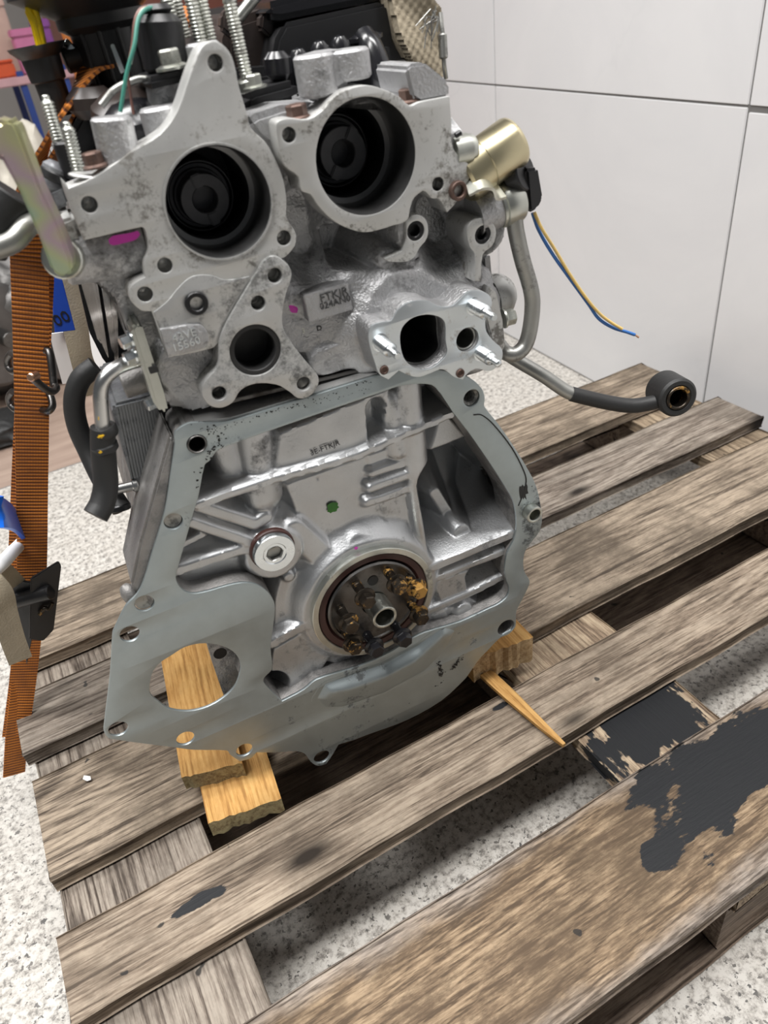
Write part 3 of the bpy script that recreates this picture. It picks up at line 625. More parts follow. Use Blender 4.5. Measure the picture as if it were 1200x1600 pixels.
# crankshaft end
hollow('seal_carrier', (0, .012, 0), (0, -.0025, 0), .0605, .0545, 'zinc', ENG, 72, .012)
lathe('rear_oil_seal', (0, .012, 0), (0, -1, 0), [(.0545, 0), (.0545, .0120), (.0535, .0128), (.0480, .0128), (.0465, .0100), (.0455, .009), (.0455, 0)], 'seal', ENG, 72)
lathe('crank_flange', (0, .012, 0), (0, -1, 0), [(.0455, 0), (.0455, .0130), (.0440, .0145), (.0425, .0145), (.0415, .0130), (.0125, .0130), (.012, .0122), (.012, 0)], 'steel', ENG, 72)
hollow('pilot_tube', (0.001, .004, -.001), (.001, -.0235, -.001), .0118, .0092, 'zinc', ENG, 40, .026)
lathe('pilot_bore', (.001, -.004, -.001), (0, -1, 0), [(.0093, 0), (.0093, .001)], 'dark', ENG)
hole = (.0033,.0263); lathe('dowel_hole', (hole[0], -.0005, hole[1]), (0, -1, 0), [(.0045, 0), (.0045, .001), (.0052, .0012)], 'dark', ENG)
BB = [(-.0323,.0099),(-.0126,.0297),(.0186,.0295),(.0376,.0121),(.035,-.0194),(.0147,-.0366),(-.0139,-.0337),(-.0331,-.0169)]
HL = [.030, .030, .029, .026, .027, .028, .028, .030]
for i, b in enumerate(BB):
    m = 'gold_bolt' if i in (0, 1, 2, 3, 4, 7) else 'black_gloss'
    bo = lathe('crank_bolt', (b[0], -.0005, b[1]), (0, -1, 0), [(.0042, 0), (.0047, .001), (.0047, .004), (.0043, .005), (.0046, .006), (.0043, .007), (.0046, .008), (.0043, .009), (.0046, .010), (.0046, HL[i]-.010)], m, ENG, 20)
    hexbolt('bolt_head', (b[0], -.0005 - (HL[i]-.010), b[1]), (0, -1, 0), .0074, .0100, m, bo, 1.32, rot=i*.7)

# black sealant residue left along the plate's upper edge and in the block recess
def flecks(name, paths, n, spread, y, smin, smax, seed):
    rnd = random.Random(seed); V = []; F = []
    for pth in paths:
        L = [math.dist(pth[i], pth[i+1]) for i in range(len(pth)-1)]; T = sum(L)
        for _ in range(int(n*T/.1)):
            t = rnd.uniform(0, T); i = 0
            while i < len(L)-1 and t > L[i]: t -= L[i]; i += 1
            a, b = pth[i], pth[i+1]; f = t/L[i]; x = a[0]+(b[0]-a[0])*f + rnd.gauss(0, spread); z = a[1]+(b[1]-a[1])*f + rnd.gauss(0, spread); r = rnd.uniform(smin, smax); k = rnd.randint(4, 6); o_ = len(V); ph = rnd.uniform(0, 6)
            V += [(x + r*rnd.uniform(.5, 1.3)*math.cos(ph+2*PI*j/k), y, z + r*rnd.uniform(.4, 1.0)*math.sin(ph+2*PI*j/k)) for j in range(k)]; F.append(tuple(range(o_, o_+k)))
    o = mk(name, V, F, 'ink', ENG, 0); o['kind'] = 'stuff'; return o
flecks('sealant_residue', [[(-.1029,.2283),(-.0842,.2191),(-.0576,.2178),(-.0225,.2169),(.0353,.2162)]], 60, .0011, -.0002, .0002, .0009, 1)
flecks('sealant_residue', [[(-.0965,.2216),(-.0859,.2133),(-.0919,.2046),(-.1011,.2)]], 170, .0022, -.0002, .0003, .0011, 2)
flecks('sealant_residue', [[(-.0232,.2139),(.0342,.21)]], 45, .0014, -.0002, .0002, .0007, 3)
flecks('sealant_residue', [[(-.1057,.1962),(-.1225,.1654),(-.1412,.1303)], [(.1738,.0724),(.1809,.0323)], [(.0559,-.1306),(.0795,-.1248)], [(.0147,-.1559),(.062,-.1444)]], 12, .0012, -.0002, .0003, .0012, 4)
tube('sealant_bead', [(x, -.0002, z) for x, z in [(.1199,.1547),(.1271,.1521),(.1375,.1394),(.155,.1078),(.1658,.0793),(.168,.0662),(.1631,.0513),(.1584,.0421)]], .0006, 'ink', ENG, 6, 4)
blob('sealant_smear', (.1647,.0558,.0044), -.0006, 'ink', ENG, 12, 2.2, .4)
flecks('sealant_residue', [[(.0532,-.1151),(.0552,-.1362)], [(.0678,-.1338),(.0813,-.1219)]], 260, .0016, -.0004, .0004, .0015, 6)

# ------------------------------------------------------------------ cylinder head
LP = sm([(-.0198,.4473),(-.0146,.4417),(-.0132,.4342),(-.0136,.4245),(-.0124,.4084),(-.0123,.4014),(-.0058,.393),(-.0017,.383),(.0009,.3681),(-.0001,.3559),(-.0024,.3465),(.0015,.3353),(-.001,.3279),(-.0081,.323),(-.0119,.3223),(-.0246,.3223),(-.0343,.3129),(-.0574,.293),(-.0672,.2808),(-.0741,.2774),(-.1031,.2803),(-.1033,.3057),(-.1035,.3127),(-.1096,.3154),(-.1136,.3242),(-.1113,.3306),(-.1063,.3332),(-.1002,.3344),(-.098,.3431),(-.0929,.3496),(-.0911,.3608),(-.0927,.3631),(-.1272,.364),(-.1275,.3888),(-.1266,.3966),(-.1247,.393),(-.1095,.3955),(-.0921,.4009),(-.0833,.4041),(-.0658,.409),(-.0524,.4186),(-.0399,.4345),(-.0305,.4454),(-.026,.4477)], 3)
BL = (-.0427,.3649,.033)
lh = [(-.0238,.4376,.0044),(-.1169,.382,.0046),(-.0071,.3345,.0048),(-.0863,.3379,.0047),(-.1037,.3242,.0048)]
plate('rear_face', LP, [circ(BL, 72)] + [circ(h, 24) for h in lh], 0, .022, 'mach', ENG, .0008)
SP = sm([(-.0165,.3259),(-.0093,.3184),(-.0083,.3108),(-.0145,.3006),(-.0202,.2886),(-.0225,.2772),(-.0189,.2646),(-.0125,.2496),(-.0057,.2351),(-.0074,.2273),(-.0159,.2212),(-.0238,.2224),(-.0292,.2296),(-.037,.2381),(-.0515,.2441),(-.0629,.243),(-.0716,.2358),(-.0813,.2352),(-.0887,.242),(-.0893,.2522),(-.0836,.2587),(-.0739,.2651),(-.0676,.282),(-.0603,.2917),(-.0437,.3077),(-.0301,.3199),(-.0243,.3251)], 4)
sh = [(-.0196,.3135,.005),(-.0352,.299,.005),(-.0782,.2458,.0051),(-.0175,.2323,.0052)]
SB = (-.0453,.2677,.0183)
plate('water_outlet_flange', SP, [circ(SB, 48)] + [circ(h, 24) for h in sh], -.003, .035, 'star', ENG, .001)
hollow('rubber_seal', (SB[0], .02, SB[1]), (SB[0], -.0015, SB[1]), SB[2]*1.0, SB[2]*.80, 'rubber', ENG, 48, .02)
RP = sm([(.0022,.4002),(.0052,.4024),(.0122,.4021),(.0234,.3995),(.0338,.4027),(.0408,.4074),(.0512,.4103),(.0646,.4102),(.0761,.4056),(.0855,.3999),(.0923,.3935),(.0989,.3943),(.1212,.3935),(.121,.3785),(.1207,.3617),(.1348,.3469),(.1276,.3359),(.1185,.3269),(.1114,.3226),(.106,.3329),(.1007,.3346),(.0971,.3393),(.0946,.3411),(.0873,.3378),(.0834,.3316),(.0811,.3257),(.0759,.324),(.0698,.3242),(.0627,.3239),(.0479,.3249),(.0345,.3318),(.0254,.3399),(.0187,.3497),(.0152,.3573),(.0098,.3609),(.0096,.3694),(.0025,.3774),(.0012,.3912)], 3)
BR = (.0576,.3698,.0348)
rh = [(.0093,.3935,.0044),(.1066,.3425,.0045),(.1214,.3348,.0053)]
plate('rear_face', RP, [circ(BR, 72)] + [circ(h, 24) for h in rh[:2]], -.004, .022, 'mach', ENG, .0008)
for h in lh + sh + rh[:2]:
    r = h[2]; y1 = .0165 if h not in rh else .0125
    lathe('bolt_hole', (h[0], y1, h[1]), (0, -1, 0), [(r*.3, 0), (r*.8, .0025)] + [(r*(.88 + .09*(k % 2)), .003 + k*.0008) for k in range(14)] + [(r*.98, .0153)], 'pipe_bright', ENG, 20, 60, o1=True)
# bores with the camshaft ends inside
def bore(c, y0, ch, slot, off):
    x, z, r = c
    lathe('cam_bore', (x, .095, z), (0, -1, 0), [(r*.9, 0), (r*.9, .05), (r*.86, .0505), (r*.86, .06), (r*.965, .0605), (r*.965, .093 - y0 - ch), (r*1.001, .0945 - y0)], 'bore', ENG, 72, o1=True)
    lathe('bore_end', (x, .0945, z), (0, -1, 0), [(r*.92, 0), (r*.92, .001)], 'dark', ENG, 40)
    cx, cz = off
    g = hollow('cam_end', (cx, .094, cz), (cx, .044, cz), r*.50, r*.25, 'cam', ENG, 48, .02)
    lathe('cam_ring', (cx, .094, cz), (0, -1, 0), [(r*.72, 0), (r*.72, .034), (r*.68, .036), (r*.66, .036), (r*.62, .033), (r*.56, .033), (r*.54, .036), (r*.50, .036)], 'cam', ENG, 48)
    a = slot; e = Vector((math.cos(a), 0, math.sin(a))); s = Vector((-e.z, 0, e.x))
    for sg in (1, -1):
        p = Vector((cx, .0420, cz)) + e*sg*r*.385
        prism('drive_dog', [p + e*r*.13 + s*r*.1, p + e*r*.13 - s*r*.1, p - e*r*.13 - s*r*.1, p - e*r*.13 + s*r*.1], (0, .02, 0), 'cam', ENG, .0008)
bore(BL, 0, .0012, 1.75, (-.0431,.3602))
bore(BR, -.004, .004, .95, (.0596,.3668))
lathe('bore_lip', (BL[0], .001, BL[1]), (0, -1, 0), [(BL[2]*1.0, 0), (BL[2]*1.0, .0022), (BL[2]*1.035, .0022), (BL[2]*1.045, 0)], 'star', ENG, 72, o0=True, o1=True)
# step of the face round the lower ports, seen as raised lands
plate('raised_land', sm([(-.0723,.3273),(-.0603,.3248),(-.0522,.3195),(-.0361,.3172),(-.0469,.3072),(-.0604,.2942),(-.0705,.2813),(-.0858,.2839),(-.1026,.2838),(-.1025,.3049),(-.1025,.3123),(-.0918,.3168),(-.082,.3233)], 4), [circ((-.0747,.31,.0062), 28)], -.0012, .003, 'star', ENG, .0008)
o = plate('stamped_pad', sm([(-.1025,.3014),(-.0779,.2974),(-.0737,.2911),(-.075,.2837),(-.0795,.2806),(-.1032,.2823)], 3), [], -.0040, .002, 'cast', ENG, .0008)
text('stamped_code', '43VE', (-.0889,-.0042,.2932), (1, 0, .02), (0, 0, 1), .0078, 'zinc_bright', o, .0004)
text('stamped_code', '15560', (-.0895,-.0042,.2871), (1, 0, .02), (0, 0, 1), .0078, 'zinc_bright', o, .0004)
def capbolt(px, r, y, mat='dark', rim='steel'):
    o = hollow('socket_plug', (px[0], y+.012, px[1]), (px[0], y, px[1]), r, r*.58, mat, ENG, 24, .006)
    lathe('socket', (px[0], y+.0062, px[1]), (0, -1, 0), [(r*.6, 0), (r*.6, .0006)], 'dark', o, 6); return o  # near-black floor paints the shade inside the socket
capbolt((-.0748,.3104), .0076, -.0035)
capbolt((.1203,.3354), .0066, -.008, 'rust')
TH = sm([(.0322,.2623),(.0356,.2671),(.0441,.2673),(.0505,.2663),(.0576,.2728),(.0681,.2753),(.0809,.2716),(.0886,.266),(.0982,.2626),(.1054,.2654),(.1133,.2694),(.1238,.2668),(.131,.2609),(.1321,.2536),(.1265,.2457),(.1257,.2357),(.1306,.2263),(.1385,.2158),(.138,.2078),(.1336,.2027),(.1253,.2015),(.1154,.2071),(.1073,.206),(.1023,.2021),(.0949,.2069),(.0859,.2164),(.076,.2165),(.0667,.2165),(.0591,.2201),(.0506,.2272),(.0415,.223),(.0352,.2293),(.0332,.2392),(.0315,.2528)], 4)
tb = sm([(.0551,.2502),(.0579,.2582),(.0653,.2628),(.0736,.2632),(.0817,.2612),(.0895,.2564),(.0921,.2512),(.0912,.2388),(.0912,.2285),(.0856,.2234),(.0765,.2206),(.0676,.2226),(.0603,.2282),(.0557,.2369)], 4)
t2 = (.1093,.2331,.0096)
# rough casting between the faces
HM = [(-.11,.3845),(-.0359,.39),(.0165,.3939),(.0848,.3954),(.1317,.3844),(.1329,.3536),(.1457,.3445),(.1443,.3295),(.1631,.3114),(.1593,.2737),(.1532,.2549),(.1638,.236),(.1592,.1863),(.1098,.1875),(.0533,.2044),(.0002,.2159),(-.0837,.2292),(-.1118,.2352),(-.1174,.2577),(-.1225,.2884),(-.122,.3197),(-.1348,.3402),(-.1342,.3601)]
def fhead(X, Z):
    H = np.full(X.shape, -.034)
    U = lambda s, r, top, sl=1.4, k=.006: up(H, dpath(X, Z, s), r, top, sl, k)
    H = U([(.004,.3016),(.0377,.2969),(.0784,.293),(.1189,.2696)], .020, -.016, 1.0, .01)
    H = U([(-.0033,.2703),(.0333,.2742),(.0634,.2654)], .022, -.015, 1.0, .01)
    H = U([(.0736,.2531),(.1035,.2282)], .036, -.002, 1.0, .012)
    H = U([(.0467,.2513),(.0497,.2375)], .018, -.004, 1.0, .01)
    H = U([(.1321,.2405),(.1337,.2104)], .020, -.004, 1.2, .008)
    H = U([(.0287,.3479),(.023,.3102)], .006, -.020, 1.8)
    H = down(H, dpoly(X, Z, [(.0328,.3226),(.0878,.3165),(.0886,.3009),(.033,.3043)]), 0, -.054, 5, .003)
    H = down(H, dpath(X, Z, [(.0174,.3447),(.0158,.3167)]), .008, -.046, 1.5, .006)
    H = U([(.0893,.3132),(.0913,.3171)], .0150, -.003, 4, .002)
    H = U([(.0637,.3002),(.0784,.2957),(.0885,.3009),(.0909,.3108)], .006, -.006, 3, .002)
    H = U([(.1437,.297),(.1449,.299)], .0155, -.002, 4, .002)
    H = U([(.1395,.286),(.1365,.2643)], .0042, -.006, 4, .002)
    H = U([(.1183,.3126),(.1507,.3138),(.1588,.3132)], .019, -.006, 1.4, .005)
    H = U([(.1093,.2894),(.1409,.2953)], .012, -.018, 1.2, .006)
    H = U([(.118,.3192),(.1381,.3075)], .0018, -.003, 3, .001)
    H = U([(.1267,.3552),(.1342,.3432)], .016, -.001, 2, .004)
    H = down(H, dpath(X, Z, [(.1165,.3163),(.1223,.3008)]), .010, -.040, 1.6, .005)
    H = U([(.0048,.2371),(.0364,.2348)], .010, -.012, 1.6, .005)
    H = U([(-.105,.3319),(-.1116,.2942),(-.1074,.274)], .010, -.022, 1.2, .006)
    H = U([(-.0922,.2641),(-.0844,.2463)], .020, -.014, 1.5, .004)
    H = U([(-.1085,.2495),(-.0836,.246)], .010, -.024, 1.5, .004)
    return H + .0006*np.sin(X*210 + 3*np.sin(Z*90))*np.sin(Z*190)
hfield('cylinder_head', -.17, .19, .14, .46, .0014, fhead, lambda X, Z: inside(X, Z, HM) & (np.hypot(X-BL[0], Z-BL[1]) > BL[2]*.98) & (np.hypot(X-BR[0], Z-BR[1]) > BR[2]*.98) & (dpoly(X, Z, tb) > .003) & (np.hypot(X-t2[0], Z-t2[1]) > t2[2]) & (np.hypot(X-SB[0], Z-SB[1]) > SB[2]), 'cast', ENG, .03)
hb = [(-.1127,.3687),(-.0334,.3742),(.0226,.3781),(.0957,.3793),(.1415,.3744),(.1433,.3436),(.1587,.3311),(.1732,.299),(.1705,.2639),(.1688,.2428),(.1733,.2189),(.1674,.1821),(.1251,.1805),(.0657,.1974),(.0098,.2092),(-.0782,.2239),(-.1153,.2342),(-.1176,.2765),(-.1208,.3062),(-.131,.3317)]
prism('head_body', [(x, .097, z) for x, z in hb], (0, .27, 0), 'cast_dark', ENG, .004)
prism('head_wall', [(x, .034, z) for x, z in [(-.1229,.2813),(-.1211,.311),(-.1311,.3357),(-.1328,.3547),(-.125,.3745),(-.1185,.3843),(-.1081,.3856),(-.1039,.3809),(-.1202,.3369),(-.1098,.3122),(-.1111,.2799)]], (0, .07, 0), 'cast_dark', ENG, .003)
prism('head_skirt', [(x, .030, z) for x, z in [(-.114,.2315),(-.0822,.2265),(.0032,.2131),(.0571,.2003),(.1147,.1831),(.1651,.1832),(.163,.1993),(.0591,.2122),(-.0914,.2447),(-.1123,.2468)]], (0, .065, 0), 'cast_dark', ENG, .003)
plate('bolt_pad', sm([(.0807,.3234),(.0866,.3262),(.0938,.324),(.0975,.3174),(.0958,.308),(.0889,.3026),(.0841,.2974),(.0777,.2959),(.064,.2996),(.0605,.3028),(.0749,.3044),(.0791,.3123)], 3), [circ((.0876,.315,.0066), 24)], .0, .03, 'mach', ENG, .001)
capbolt((.0871,.3154), .0072, .0005)
plate('bolt_pad', sm([(.1259,.3066),(.1306,.3121),(.1396,.3121),(.1472,.3071),(.1499,.2986),(.146,.2903),(.1375,.2859),(.1342,.2665),(.1283,.2682),(.1306,.2878),(.1269,.2948)], 3), [circ((.1386,.3001,.0065), 24)], -.004, .03, 'mach', ENG, .001)
capbolt((.1381,.3005), .0070, -.0035)
prism('deck_edge', [(x, .0032, z) for x, z in [(-.1095,.2293),(-.0873,.2258),(-.0751,.2228),(-.0221,.2208),(.0426,.2184),(.0421,.2158),(-.0227,.2178),(-.076,.2194),(-.1023,.2282)]], (0, .034, 0), 'star', ENG, .0008)
prism('head_gasket', [(x, .012, z) for x, z in [(-.0845,.233),(-.0161,.2269),(.0523,.2206),(.0519,.218),(-.0168,.2239),(-.0854,.2301)]], (0, .03, 0), 'steel', ENG, .0004)
# code plate
o = prism('code_pad', [(x, .006, z) for x, z in [(-.0012,.292),(.0331,.2919),(.0332,.2714),(-.0013,.2721)]], (0, .02, 0), 'cast', ENG, .0006)
text('code', 'FTKJR', (.0209,.0055,.2862), (1, 0, .0), (0, 0, 1), .0085, 'print', o, .0003)
text('code', '024AN0', (.0207,.0055,.2806), (1, 0, .0), (0, 0, 1), .0070, 'print', o, .0003)
lathe('cast_mark', (-.0027,.022,.2611), (0, -1, 0), [(.0036, .006), (.0036, .0072), (.0028, .0072), (.0028, .0065)], 'cast', ENG, 20)
text('cast_mark', '3', (-.0045,.015,.2639), (1, 0, 0), (0, 0, 1), .006, 'zinc', ENG, .0004)
text('cast_mark', 'R', (.008,.015,.2605), (1, 0, 0), (0, 0, 1), .010, 'print', ENG, .0004)
blob('paint_dot', (-.0083,.2829,.003), .0130, 'magenta', ENG, 4, 1.4)
# thermostat flange with steel gasket and three studs
plate('thermostat_flange', [(x*1.0, z) for x, z in TH], [tb, circ(t2, 36)], -.0195, .012, 'cast', ENG, .001)
plate('steel_gasket', TH, [tb, circ(t2, 36)] + [circ(h, 16) for h in [(.0396,.2309,.0025),(.1012,.2075,.0025)]], -.0215, -.0197, 'gasket', ENG, .0004)
lathe('port_floor', ((.074,.2427,.0205)[0], .055, (.074,.2427,.0205)[1]), (0, -1, 0), [(.040, 0), (.040, .002)], 'dark', ENG)  # near-black disc, the port's shade put into its colour
tcx = sum(p[0] for p in tb)/len(tb); tcz = sum(p[1] for p in tb)/len(tb)
plate('dark_port_sleeve', [(tcx+(x-tcx)*1.12, tcz+(z-tcz)*1.12) for x, z in tb], [[(tcx+(x-tcx)*.97, tcz+(z-tcz)*.97) for x, z in tb]], -.008, .054, 'bore', ENG, .001)  # dark sleeve added so the deep port's shade is in the colour
hollow('port_sleeve', (t2[0], .02, t2[1]), (t2[0], -.018, t2[1]), t2[2]*1.0, t2[2]*.8, 'pipe', ENG, 36, .035)
lathe('port_floor', (t2[0], .015, t2[1]), (0, -1, 0), [(t2[2], 0), (t2[2], .001)], 'cast_dark', ENG)
for h in [(.0391,.2317,.0035),(.1004,.2083,.0036)]: hollow('rivet', (h[0], -.021, h[1]), (h[0], -.0228, h[1]), h[2], h[2]*.5, 'rust', ENG, 18, .001)
for (bx, by, tx, ty) in ((594, 535, 618, 560), (740, 478, 766, 503), (752, 551, 776, 570)):
    a = Vector((.0397,-.021,.253) if bx == 594 else (.117,-.021,.2574) if bx == 740 else (.1203,-.021,.2188))
    o = lathe('stud', a, (0, -1, 0), [(.0068, 0), (.0068, .0008), (.0052, .001), (.0050, .002)], 'zinc_bright', ENG, 24)
    stud('stud_thread', a, a + Vector((0, -.020 if bx != 752 else -.018, 0)), .0054, 'zinc_bright', o)
    stud('stud_tip', a + Vector((0, -.018, 0)), a + Vector((0, -.030 if bx != 752 else -.026, 0)), .0027, 'zinc_bright', o, .0016, False)
# ear with bolt at the right of the head
prism('side_ear', [(x, -.006, z) for x, z in [(.1405,.2613),(.1456,.2548),(.1499,.2317),(.1509,.2097),(.1469,.2043),(.1402,.2104),(.1351,.2362)]], (0, .012, 0), 'mach', ENG, .001)
hexbolt('flange_bolt', (.1546,.002,.2289), (1, -.15, 0), .0065, .010, 'zinc', ENG, 1.2)
lathe('side_dome', (.1601,.03,.2364), (1, 0, .05), [(.018, 0), (.018, .008), (.016, .014), (.011, .019), (.004, .0215), (0, .022)], 'mach', ENG)
prism('side_web', [(x, .02, z) for x, z in [(.1492,.2774),(.1583,.2765),(.159,.2533),(.1567,.238),(.1493,.2508)]], (0, .04, 0), 'cast', ENG, .003)

# ------------------------------------------------------------------ fittings on the right
# solenoid
a, b = Vector((.1412,.01,.3411)), Vector((.1727,.01,.3521))
d = (b-a).normalized(); r_ = .0182
so = lathe('solenoid', a - d*.01, d, [(r_*.9, 0), (r_, .002), (r_, .018), (r_*.975, .0185), (r_*.975, .019), (r_, .0195), (r_, .045), (r_*.96, .0475), (r_*.9, .0485)], 'gold', ENG, 48)
lathe('solenoid_collar', (.1317,.005,.3576), (1, 0, -.02), [(.0105, -.008), (.0105, .004), (.0095, .0045), (.0095, .0075), (.0085, .009)], 'zinc', ENG, 32)
lathe('oil_pin', (.1241,-.002,.3692), (1, 0, .3), [(.0018, 0), (.0018, .004), (0, .005)], 'dark', ENG, 10)
# connector
k0 = Vector((.1803,.015,.3344))
cn = prism('connector', [(.1636,-.0,.34), (.1818,-.0,.3403), (.1875,-.0,.3179), (.1699,-.0,.3176)], (0, .030, 0), 'black', ENG, .003)
prism('connector_clip', [(.1769,-.004,.3367), (.1876,-.004,.3352), (.1914,-.004,.3131), (.1867,-.004,.307), (.1789,-.004,.3052)], (0, .022, 0), 'black', cn, .002)
rod('connector_neck', (.1736,.01,.3308), (.1793,-.0,.3339), .013, 'black', cn)
# rail end: cylinder boss, banjo body, hex nut
a, b, c = Vector((.1453,.004,.3111)), Vector((.1623,.004,.3133)), Vector((.18,.004,.3145))
d = (c-a).normalized()
lathe('rail_boss', a - d*.006 + Vector((0, .006, 0)), d, [(.0150, 0), (.0150, .009), (.0148, .019), (.0142, .0195)], 'cast', ENG, 40)
e = a + d*.0120 + Vector((0, .006, 0))
bj = lathe('banjo_body', e, d, [(.011, 0), (.0158, .0005), (.0160, .0022), (.0148, .0026), (.0148, .0035), (.0160, .0042), (.0165, .008), (.0165, .0175), (.0156, .0195), (.0135, .020), (.0135, .021), (.0125, .0215)], 'zinc', ENG, 48)
lathe('hex_nut', e + d*.0215, d, [(.0112, 0), (.0112, .001), (.0095, .0015)], 'zinc_bright', bj, 24)
lathe('hex_head', e + d*.0225, d, [(.0100, 0), (.0100, .0070), (.0088, .008)], 'zinc_bright', bj, 6, 20)
# sheet-metal clip
cl = [(.1286,-.004,.3357), (.1358,-.008,.338), (.1438,-.008,.3353), (.1476,-.006,.3282), (.1544,-.006,.3275)]
ribbon('pipe_clip', cl, (.1, .9, .45), .016, .0022, 'zinc', ENG, 4)
# fuel pipe down to the low union
tube('fuel_pipe', [(.1701,.004,.3055),(.1712,.004,.2935),(.1758,.004,.2704),(.1824,.004,.2456),(.1837,.004,.232),(.1804,.004,.211),(.175,.004,.1986),(.166,.004,.194),(.1599,.008,.1951),(.1647,.03,.1953)], .0064, 'pipe', ENG, 20, 6)
# long return pipe with eye
lp = tube('return_pipe', [(.1661,.035,.1907),(.1778,.03,.1778),(.1982,.012,.1593),(.2137,-.0,.1436),(.2256,-.006,.1368),(.2492,-.016,.1262),(.2675,-.024,.1205),(.2836,-.03,.1205),(.2928,-.034,.1221)], .0060, 'pipe', ENG, 18, 6)
tube('rubber_coat', [(.2163,-.003,.1417),(.2275,-.008,.1363),(.2492,-.016,.1262),(.2675,-.024,.1205),(.2836,-.03,.1205),(.2913,-.034,.1227)], .0066, 'rubber', lp, 18, 6)
ey_ = Vector((.3007,-.036,.1247)); ax = Vector((-.25, -.93, .15)).normalized()
hollow('pipe_eye', ey_ + ax*-.020, ey_ + ax*.010, .0175, .0100, 'rubber', lp, 40, .03, .002)
hollow('eye_bush', ey_ + ax*-.018, ey_ + ax*.0106, .0108, .0080, 'gold_bolt', lp, 32, .028)
# two cut wires
tube('wire', [(.1863,.004,.3024),(.1915,.004,.2883),(.2014,.002,.269),(.2154,.0,.2468),(.2326,-.004,.2193),(.2416,-.006,.2049),(.2549,-.008,.1935),(.2683,-.01,.1859),(.2749,-.012,.1821)], .0014, 'wire_blue', cn, 8, 8)
tube('wire', [(.1867,.002,.3032),(.1912,-.0,.2911),(.2024,-.0,.2727),(.2152,-.002,.2494),(.2297,-.006,.2251),(.2413,-.008,.2096),(.2511,-.01,.1999),(.261,-.012,.1917)], .0013, 'wire_yellow', cn, 8, 8)
tube('wire_end', [(.2749,-.012,.1821),(.2784,-.013,.179)], .0009, 'copper', cn, 6, 2)

# ------------------------------------------------------------------ top of the head
def vcyl(name, px0, px1, r, mat, par=ENG, seg=32, prof=None): return rod(name, px0, px1, r, mat, par, seg, .0012)
rod('cast_boss', (-.092,.014,.3903), (-.0881,.014,.4217), .0118, 'cast', ENG, 40, .0015)
rod('cast_boss', (-.0588,.03,.3993), (-.0587,.03,.4203), .0115, 'cast', ENG, 40, .0015)
rod('cast_boss', (-.0464,.06,.4033), (-.0427,.06,.4312), .0145, 'cast', ENG, 40, .0015)
rod('cast_boss', (.0398,.016,.4079), (.0405,.016,.4308), .0128, 'cast', ENG, 40, .0015)
rod('cast_boss', (.0629,.016,.4129), (.0635,.016,.4296), .0132, 'cast', ENG, 40, .0015)
prism('boss_web', [(x, .008, z) for x, z in [(.037,.4302),(.0485,.4309),(.0612,.4301),(.0608,.4122),(.0458,.4072),(.0362,.4033)]], (0, .03, 0), 'cast', ENG, .003)
prism('corner_boss', [(x, .0, z) for x, z in [(.094,.4135),(.097,.4158),(.1078,.4149),(.1186,.4055),(.1241,.4002),(.1233,.3922),(.1012,.3934),(.0962,.3973)]], (0, .05, 0), 'cast', ENG, .004)
prism('head_top', [(x, .098, z) for x, z in [(-.1211,.3794),(-.1017,.3841),(-.0715,.3939),(-.0495,.3987),(.0116,.3903),(.051,.3888),(.0769,.3901),(.1395,.3802),(.1731,.3791),(.1719,.3414),(.0092,.3628),(-.1232,.3629)]], (0, .26, 0), 'cast_dark', ENG, .003)
prism('head_roof', [(x, .0215, z) for x, z in [(-.1263,.3895),(-.1069,.3923),(-.0806,.4005),(-.0611,.4057),(-.0492,.4054),(-.0445,.4012),(-.0617,.3954),(-.0687,.3889),(-.1089,.3869),(-.1254,.3842)]], (0, .08, 0), 'cast', ENG, .002)
def clear(poly, c, k=1.04):
    out = []
    for x, z in poly:
        d = math.hypot(x-c[0], z-c[1]); f = max(1, c[2]*k/max(d, 1e-6)); out.append((c[0]+(x-c[0])*f, c[1]+(z-c[1])*f))
    return out
prism('head_roof', [(x, .0215, z) for x, z in clear(clear(sm([(-.0069,.3985),(.0089,.3968),(.0136,.398),(.0425,.399),(.05,.4027),(.1045,.3953),(.1284,.3916),(.1331,.3891),(.1324,.3599),(.1249,.3615),(.109,.3749),(.099,.3906),(.0799,.4037),(.055,.4047),(.0398,.3965),(.0246,.3729),(.0159,.3609),(.0083,.3764),(.0017,.3855)], 5, 10), BR), BL)], (0, .07, 0), 'cast', ENG, 0)
rod('cast_boss', (-.0228,.03,.4259), (-.0224,.03,.4473), .0100, 'cast', ENG, 30, .0012)
prism('valley_wall', [(x, .012, z) for x, z in [(-.0111,.4038),(-.0041,.4066),(.013,.4079),(.0381,.4048),(.0274,.396),(.01,.3959),(.0065,.3817),(.0008,.3849),(-.0075,.394)]], (0, .04, 0), 'cast', ENG, .004)
for p, s in (((-.1059,.008,.3988), .88), ((.0206,.008,.3991), 1.0), ((.0977,.008,.3936), 1.0)): hexbolt('cap_bolt', p, (0, 0, 1), .0066*s, .0085, 'rust', ENG, 1.22, rot=.3)
rod('bolt_washer', (-.1116,.012,.3946), (-.1112,.012,.396), .011, 'mach', ENG)
